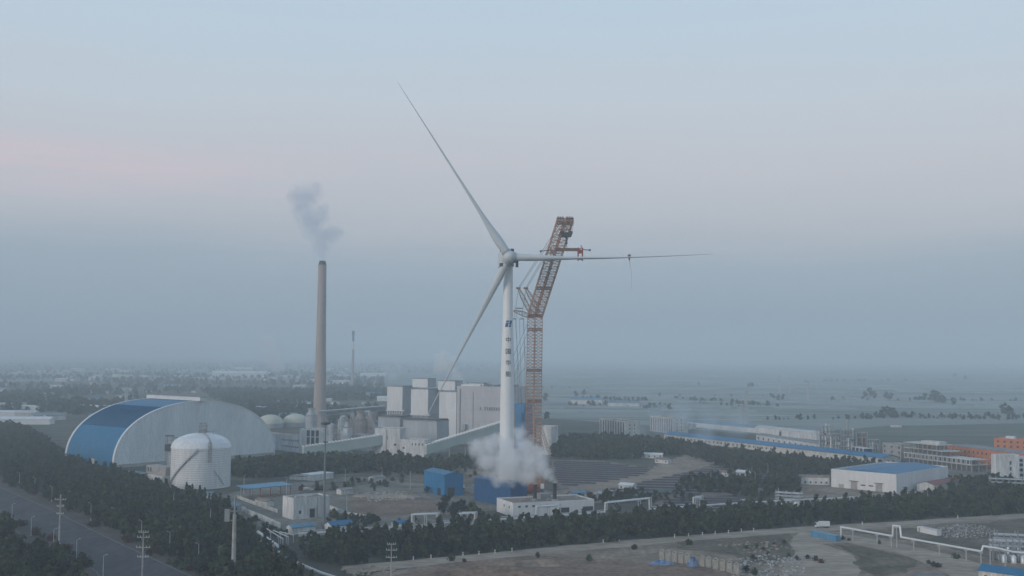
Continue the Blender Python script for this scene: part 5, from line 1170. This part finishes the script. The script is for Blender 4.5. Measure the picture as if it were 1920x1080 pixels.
# far town houses (left) and far works
hm = [MB() for _ in range(4)]; HM = []
for i, (L, D, H, rs) in enumerate(((16,9,4,2.2),(24,10,5,2.4),(40,12,6,2.2),(60,14,5,2.5))):
    w = hm[i]; w.box(-L/2,L/2,-D/2,D/2,-.2,H); ob = w.build('wall', [plaster,plaster_warm,plaster,clad_pale][i]); 
    w = MB(); e = .6; w.add([(-L/2-e,-D/2-e,H+.02),(L/2+e,-D/2-e,H+.02),(L/2+e,D/2+e,H+.02),(-L/2-e,D/2+e,H+.02),(-L/2-e,0,H+rs),(L/2+e,0,H+rs)], [(0,1,5,4),(4,5,2,3),(0,4,3),(1,2,5),(3,2,1,0)])
    rf = w.build('roof', [roof_grey, mat('roof_pale', (.5,.51,.5)), teal_roof, trim_white][i]); HM.append((ob.data, rf.data)); bpy.data.objects.remove(ob); bpy.data.objects.remove(rf)
def house(px, py, k, s, rz, label, group):
    q = G(px, py); root = thing('far_house' if k < 2 else 'far_shed', label, 'house' if k < 2 else 'shed', q, group); root.scale = (s,s,s); root.rotation_euler = (0,0,rz)
    for nm, m in zip(('wall','roof'), HM[k]): c = bpy.data.objects.new(nm, m); COL.objects.link(c); c.parent = root
for i in range(105):
    px = rng.uniform(-10, 720); t = rng.random(); py = 690+t*t*95+rng.uniform(0,8)
    if px > 560 and py > 760: py -= 50
    k = int(rng.choice([0,1,2,3], p=[.45,.35,.15,.05])); house(px, py, k, rng.uniform(.7,1.2)*(1 if py > 730 else 1.4), rng.uniform(-.5,.2), 'small hazy building of the far town behind the vaulted shed and chimney', 'buildings of the far town')
for (x, y, k, s, rz, lb) in ((15,765,1,1.2,.2,'pale gabled farmhouse at the left edge, leftmost of the pair'),(35,764,0,1.4,.5,'pale gabled farmhouse second from the left edge'),(78,786,0,1.5,.5,'bright gabled farmhouse left of the vaulted shed'),(103,787,0,1.6,.6,'bright gabled farmhouse beside a dark tree left of the vaulted shed'),(25,780,3,1.1,.05,'long pale shed at the left edge below the farmhouses'),(40,795,3,1.3,.05,'longest pale shed at the left edge'),(163,756,2,1.2,.05,'low pale shed left above the vaulted roof'),(490,772,3,1.2,-.03,'long pale shed behind the cream domes'),(560,788,2,1.3,-.03,'low white shed just behind the right cream dome'),(640,722,1,2.0,0,'white far block beside the slender chimney'),(700,705,3,1.7,0,'long white far shed right of the slender chimney'),(450,708,3,3.2,-.02,'very long far works shed under the left smoke'),(745,752,3,1.3,0,'pale far shed left of the boiler houses'),(690,745,2,1.4,0,'pale far shed behind the pipe bridge'),(1100,758,2,1.5,-.2,'pale village barn on the plain left of the hostels'),(1170,764,2,1.4,-.2,'pale village barn on the plain above the left hostel'),(1680,801,0,.8,0,'tiny white hut on the dark field')):
    house(x, y, k, s, rz, lb, None)
# greenhouse strips on the plain
gm = mat('greenhouse_film', (.25,.29,.29), .4, .1, .02)
gh = MB()
for i in range(10):
    a0, a1 = math.pi*i/10, math.pi*(i+1)/10; gh.add([(-.5,-math.cos(a0),math.sin(a0)),(.5,-math.cos(a0),math.sin(a0)),(.5,-math.cos(a1),math.sin(a1)),(-.5,-math.cos(a1),math.sin(a1))], [(0,1,2,3)])
gh.add([(-.5,-math.cos(math.pi*i/10),math.sin(math.pi*i/10)) for i in range(11)], [tuple(range(11))]); gh.add([(.5,-math.cos(math.pi*i/10),math.sin(math.pi*i/10)) for i in range(11)], [tuple(range(11))[::-1]])
g0 = gh.build('greenhouse', gm); gme = g0.data; bpy.data.objects.remove(g0)
for i in range(110):
    px = rng.uniform(985, 1925); t = rng.random(); py = 690+t*88
    if py > 768 and px > 1400: py -= 20
    q = G(px, py); o = bpy.data.objects.new('greenhouse', gme); COL.objects.link(o); o.location = q; o.scale = (rng.uniform(60,160)*(1.6 if py < 730 else 1), rng.uniform(4,6), rng.uniform(3,4.5)); o.rotation_euler = (0,0,rng.uniform(-.12,-.02))
    tag(o, 'long pale greenhouse tunnel out on the hazy plain', 'greenhouse', 'greenhouse tunnels on the plain')
# far lamps that are lit
lm = lamp_mat('lit_floodlight', (.9,.95,1), 3.5)
for (x, y, z, lb) in ((505,703,14,'small bright floodlight below the left smoke'),(495,716,10,'small bright floodlight lower left of the far smoke'),(642,722,8,'small bright floodlight near the slender chimney base')):
    q = G(x, y+3); root = thing('floodlight', lb, 'floodlight', q); w = MB(); w.tube(q, q+Vector((0,0,z)), .4, .3, 6); w.build('pole', galv, root); w = MB(); w.ball(q+Vector((0,-1,z+1)), 1.1, 4); w.build('lamp', lm, root)
# ------------------------------------------------------------------ smoke
def smoke(name, label, cat, blobs, dens, col, nscale, amp=1.3, lo=.25, hi=.8, aniso=.2, stretch=(1,1,1), absorb=None):
    w = MB(); me0 = None
    for (x, y, z, r) in blobs: w.ball((x,y,z), r*1.0, 7)
    ob = w.build(name, bark); md = ob.modifiers.new('r', 'REMESH'); md.mode = 'VOXEL'; md.voxel_size = max(.6, min(b_[3] for b_ in blobs)*.16); md.use_smooth_shade = True
    dg = bpy.context.evaluated_depsgraph_get(); me = bpy.data.meshes.new_from_object(ob.evaluated_get(dg)); ob.modifiers.clear(); ob.data = me
    m = bpy.data.materials.new(name); m.use_nodes = True; nt = m.node_tree; nt.nodes.clear(); out = _n(nt,'ShaderNodeOutputMaterial'); pv = _n(nt,'ShaderNodeVolumePrincipled'); nt.links.new(pv.outputs[0], out.inputs['Volume'])
    pv.inputs['Color'].default_value = (*col,1); pv.inputs['Anisotropy'].default_value = aniso
    geo = _n(nt,'ShaderNodeNewGeometry'); cur = None
    # domain warp
    wn = _n(nt,'ShaderNodeTexNoise'); wn.inputs['Scale'].default_value = nscale*.7; wn.inputs['Detail'].default_value = 2; nt.links.new(geo.outputs['Position'], wn.inputs['Vector'])
    sb = _n(nt,'ShaderNodeVectorMath',operation='SUBTRACT'); sb.inputs[1].default_value = (.5,.5,.5); nt.links.new(wn.outputs['Color'], sb.inputs[0])
    sl = _n(nt,'ShaderNodeVectorMath',operation='SCALE'); sl.inputs['Scale'].default_value = .9/nscale*.5; nt.links.new(sb.outputs[0], sl.inputs[0])
    ad = _n(nt,'ShaderNodeVectorMath',operation='ADD'); nt.links.new(geo.outputs['Position'], ad.inputs[0]); nt.links.new(sl.outputs[0], ad.inputs[1])
    for (x, y, z, r) in blobs:
        d = _n(nt,'ShaderNodeVectorMath',operation='DISTANCE'); nt.links.new(ad.outputs[0], d.inputs[0]); d.inputs[1].default_value = (x,y,z)
        mr = _n(nt,'ShaderNodeMapRange'); nt.links.new(d.outputs['Value'], mr.inputs[0]); mr.inputs[1].default_value = r; mr.inputs[2].default_value = r*.25; 
        if cur is None: cur = mr.outputs[0]
        else:
            mx = _n(nt,'ShaderNodeMath',operation='MAXIMUM'); nt.links.new(cur, mx.inputs[0]); nt.links.new(mr.outputs[0], mx.inputs[1]); cur = mx.outputs[0]
    nz = _n(nt,'ShaderNodeTexNoise'); nz.inputs['Scale'].default_value = nscale; nz.inputs['Detail'].default_value = 5; nz.inputs['Roughness'].default_value = .6; nt.links.new(geo.outputs['Position'], nz.inputs['Vector'])
    a = _n(nt,'ShaderNodeMath',operation='SUBTRACT'); nt.links.new(nz.outputs['Fac'], a.inputs[0]); a.inputs[1].default_value = .5
    m1 = _n(nt,'ShaderNodeMath',operation='MULTIPLY_ADD'); nt.links.new(a.outputs[0], m1.inputs[0]); m1.inputs[1].default_value = amp*2; nt.links.new(cur, m1.inputs[2])
    # keep zero at hull
    fd = _n(nt,'ShaderNodeMapRange'); nt.links.new(cur, fd.inputs[0]); fd.inputs[1].default_value = 0; fd.inputs[2].default_value = .25
    mr = _n(nt,'ShaderNodeMapRange',interpolation_type='SMOOTHSTEP'); nt.links.new(m1.outputs[0], mr.inputs[0]); mr.inputs[1].default_value = lo; mr.inputs[2].default_value = hi; mr.inputs[4].default_value = dens
    m2 = _n(nt,'ShaderNodeMath',operation='MULTIPLY'); nt.links.new(mr.outputs[0], m2.inputs[0]); nt.links.new(fd.outputs[0], m2.inputs[1]); nt.links.new(m2.outputs[0], pv.inputs['Density'])
    me.materials.clear(); me.materials.append(m); ob.data = me
    return tag(ob, label, cat)
def B(px, py, Y, rpx, dy=0): p = P(px, py, Y); return (p.x, Y+dy, p.z, rpx*Y/F_PX)
Ys = STK[0].y
smoke('steam_cloud', 'thick white steam rolling from the factory stacks over the turbine base', 'steam', [B(1040,903,Ys,8),B(1034,895,Ys,12),B(1026,887,Ys,17),B(1014,878,Ys+3,24),B(1003,904,Ys,9),B(998,893,Ys,18),B(985,893,Ys+4,24),B(970,890,Ys+8,26),B(990,868,Ys+8,32),B(962,872,Ys+10,38),B(938,876,Ys+16,34),B(915,868,Ys+22,32),B(955,892,Ys+12,28),B(1012,862,Ys+10,24),B(936,893,Ys+18,24),B(950,846,Ys+20,34),B(984,840,Ys+22,32),B(922,840,Ys+26,34),B(976,808,Ys+28,20),B(898,840,Ys+26,28),B(1008,850,Ys+18,22)], .30, (1,1,1), .15, 1.4, .05, 1.6, aniso=.05)
Yc = ch_q.y
smoke('smoke_plume', 'bluish smoke curling up from the tall tan chimney', 'smoke', [B(604,485,Yc,10),B(604,478,Yc,16),B(603,468,Yc,22),B(604,458,Yc,24),B(600,446,Yc,28),B(614,441,Yc,28),B(628,437,Yc,20),B(640,436,Yc,13),B(588,434,Yc,28),B(580,418,Yc,30),B(592,412,Yc,30),B(574,402,Yc,32),B(566,388,Yc,30),B(562,372,Yc,30),B(578,368,Yc,30),B(590,358,Yc,24),B(604,394,Yc,20),B(556,360,Yc,22)], .042, (.74,.83,.94), .075, 1.1, .0, 1.35)
smoke('steam_plume', 'small white steam puff behind the boiler house roofs', 'steam', [B(862,712,1330,12),B(856,703,1330,15),B(846,694,1330,18),B(836,684,1330,20),B(826,690,1330,18),B(828,670,1330,18),B(846,678,1330,16)], .13, (1,1,1), .09, .8, .0, 1.2, aniso=0)
smoke('smoke_plume', 'faint smoke column over the far works left of the chimney', 'smoke', [B(520,700,3300,10),B(515,685,3300,20),B(508,665,3300,24),B(500,645,3300,24)], .022, (1,.98,1), .02, .7, .0, 1.0, aniso=0)
smoke('smoke_plume', 'faint pale smoke left of the boiler houses', 'smoke', [B(735,705,2600,16),B(722,695,2600,18),B(745,690,2600,14)], .03, (.9,.93,.97), .025, .9, .1, 1.0)
smoke('drifting_smoke', 'thin bluish smoke drifting low over the hostels and teal sheds', 'smoke', [B(1240,800,1230,28),B(1280,785,1250,34),B(1330,790,1240,34),B(1380,795,1220,34),B(1200,815,1180,28),B(1320,820,1170,30),B(1230,770,1260,22)], .020, (.74,.86,.96), .03, 1.0, .1, 1.1)
smoke('drifting_smoke', 'thin reddish brown dust drifting left of the turbine base', 'smoke', [B(895,850,800,22),B(890,880,790,22),B(905,820,810,18)], .016, (.62,.42,.42), .06, .8, .2, 1.0)
# ------------------------------------------------------------------ haze
w = MB(); w.box(-41500, 41500, -2500, 41500, -1.0, 300); hz = w.build('haze', bark)
m = bpy.data.materials.new('haze_air'); m.use_nodes = True; nt = m.node_tree; nt.nodes.clear(); out = _n(nt,'ShaderNodeOutputMaterial'); pv = _n(nt,'ShaderNodeVolumePrincipled'); nt.links.new(pv.outputs[0], out.inputs['Volume'])
pv.inputs['Color'].default_value = (.84,.945,1.0,1); pv.inputs['Density'].default_value = 2.6e-4; pv.inputs['Anisotropy'].default_value = .0
hz.data.materials.clear(); hz.data.materials.append(m); tag(hz, 'pale blue morning haze over the whole plain', 'haze', kind='stuff')
# ------------------------------------------------------------------ sky, sun
SUN_EL, SUN_AZ = R(14), R(235)      # azimuth clockwise from +Y : from behind left
world = bpy.data.worlds.new('World'); scene.world = world; world.use_nodes = True; nt = world.node_tree; nt.nodes.clear()
out = _n(nt,'ShaderNodeOutputWorld'); bg = _n(nt,'ShaderNodeBackground'); nt.links.new(bg.outputs[0], out.inputs[0]); bg.inputs[1].default_value = .1
sky = _n(nt,'ShaderNodeTexSky', sky_type='NISHITA'); sky.sun_disc = False; sky.sun_elevation = SUN_EL; sky.sun_rotation = SUN_AZ; sky.air_density = 1.5; sky.dust_density = 3
tc = _n(nt,'ShaderNodeTexCoord'); sep = _n(nt,'ShaderNodeSeparateXYZ'); nt.links.new(tc.outputs['Generated'], sep.inputs[0])
# thin cloud deck wobble
mp = _n(nt,'ShaderNodeMapping'); mp.inputs['Scale'].default_value = (1.0,1.0,9.0); nt.links.new(tc.outputs['Generated'], mp.inputs[0])
nz = _n(nt,'ShaderNodeTexNoise'); nz.inputs['Scale'].default_value = 2.2; nz.inputs['Detail'].default_value = 6; nz.inputs['Roughness'].default_value = .5; nt.links.new(mp.outputs[0], nz.inputs[0])
ma = _n(nt,'ShaderNodeMath',operation='MULTIPLY_ADD'); nt.links.new(nz.outputs['Fac'], ma.inputs[0]); ma.inputs[1].default_value = .07; 
sh = _n(nt,'ShaderNodeMath',operation='SUBTRACT'); nt.links.new(sep.outputs['Z'], sh.inputs[0]); sh.inputs[1].default_value = .035; nt.links.new(sh.outputs[0], ma.inputs[2])
cr = _n(nt,'ShaderNodeValToRGB'); nt.links.new(ma.outputs[0], cr.inputs[0])
def lin_(c): return tuple(((v/255+.055)/1.055)**2.4 if v > 10 else v/255/12.92 for v in c)
stops = [(0.0,(144,161,176)),(.05,(155,171,186)),(.085,(168,181,196)),(.115,(189,194,204)),(.16,(201,202,211)),(.22,(199,209,220)),(.30,(192,211,228)),(.55,(165,190,212)),(1.0,(130,158,192))]
el = cr.color_ramp.elements
while len(el) > 1: el.remove(el[-1])
for i, (p_, c) in enumerate(stops):
    e = el[0] if i == 0 else el.new(p_); e.position = p_; e.color = (*[x for x in lin_(c)], 1)
# ramp is display radiance; background strength is .1 so scale by 10
sc10 = _n(nt,'ShaderNodeVectorMath',operation='SCALE'); sc10.inputs['Scale'].default_value = 10.0; nt.links.new(cr.outputs[0], sc10.inputs[0])
mx = _n(nt,'ShaderNodeMix',data_type='RGBA'); mx.inputs[0].default_value = .9; nt.links.new(sky.outputs[0], mx.inputs[6]); nt.links.new(sc10.outputs[0], mx.inputs[7])
# faint pink streak clouds at left
mp2 = _n(nt,'ShaderNodeMapping'); mp2.inputs['Scale'].default_value = (3,3,40); nt.links.new(tc.outputs['Generated'], mp2.inputs[0])
n2 = _n(nt,'ShaderNodeTexNoise'); n2.inputs['Scale'].default_value = 1.6; n2.inputs['Detail'].default_value = 7; nt.links.new(mp2.outputs[0], n2.inputs[0])
c1 = _n(nt,'ShaderNodeMapRange'); nt.links.new(n2.outputs['Fac'], c1.inputs[0]); c1.inputs[1].default_value = .40; c1.inputs[2].default_value = .64
dz = _n(nt,'ShaderNodeMath',operation='SUBTRACT'); nt.links.new(sep.outputs['Z'], dz.inputs[0]); dz.inputs[1].default_value = .150
ab = _n(nt,'ShaderNodeMath',operation='ABSOLUTE'); nt.links.new(dz.outputs[0], ab.inputs[0])
c2 = _n(nt,'ShaderNodeMapRange'); nt.links.new(ab.outputs[0], c2.inputs[0]); c2.inputs[1].default_value = .032; c2.inputs[2].default_value = .0
c3 = _n(nt,'ShaderNodeMapRange'); nt.links.new(sep.outputs['X'], c3.inputs[0]); c3.inputs[1].default_value = -.12; c3.inputs[2].default_value = -.45
p1 = _n(nt,'ShaderNodeMath',operation='MULTIPLY'); nt.links.new(c1.outputs[0], p1.inputs[0]); nt.links.new(c2.outputs[0], p1.inputs[1])
p2 = _n(nt,'ShaderNodeMath',operation='MULTIPLY'); nt.links.new(p1.outputs[0], p2.inputs[0]); nt.links.new(c3.outputs[0], p2.inputs[1])
mp3 = _n(nt,'ShaderNodeMix',data_type='RGBA'); nt.links.new(p2.outputs[0], mp3.inputs[0]); nt.links.new(mx.outputs[2], mp3.inputs[6]); mp3.inputs[7].default_value = (7.0,5.6,6.1,1)
nt.links.new(mp3.outputs[2], bg.inputs[0])
sd = bpy.data.lights.new('sun', 'SUN'); so = bpy.data.objects.new('sun', sd); COL.objects.link(so); sd.energy = 1.3; sd.angle = R(14); sd.color = (1,.88,.80)
dvec = Vector((math.sin(SUN_AZ)*math.cos(SUN_EL), math.cos(SUN_AZ)*math.cos(SUN_EL), math.sin(SUN_EL)))
so.rotation_euler = dvec.to_track_quat('Z','Y').to_euler(); so.location = (0,0,500)
scene.view_settings.view_transform = 'Standard'; scene.view_settings.look = 'None'; scene.view_settings.exposure = .08; scene.view_settings.gamma = 1
c = scene.cycles; c.volume_bounces = 4; c.max_bounces = 6; c.diffuse_bounces = 2; c.glossy_bounces = 1; c.volume_step_rate = .7; c.volume_max_steps = 96; c.use_denoising = True
for o in list(COL.objects):
    if o.get('group') is None and 'group' in o: del o['group']
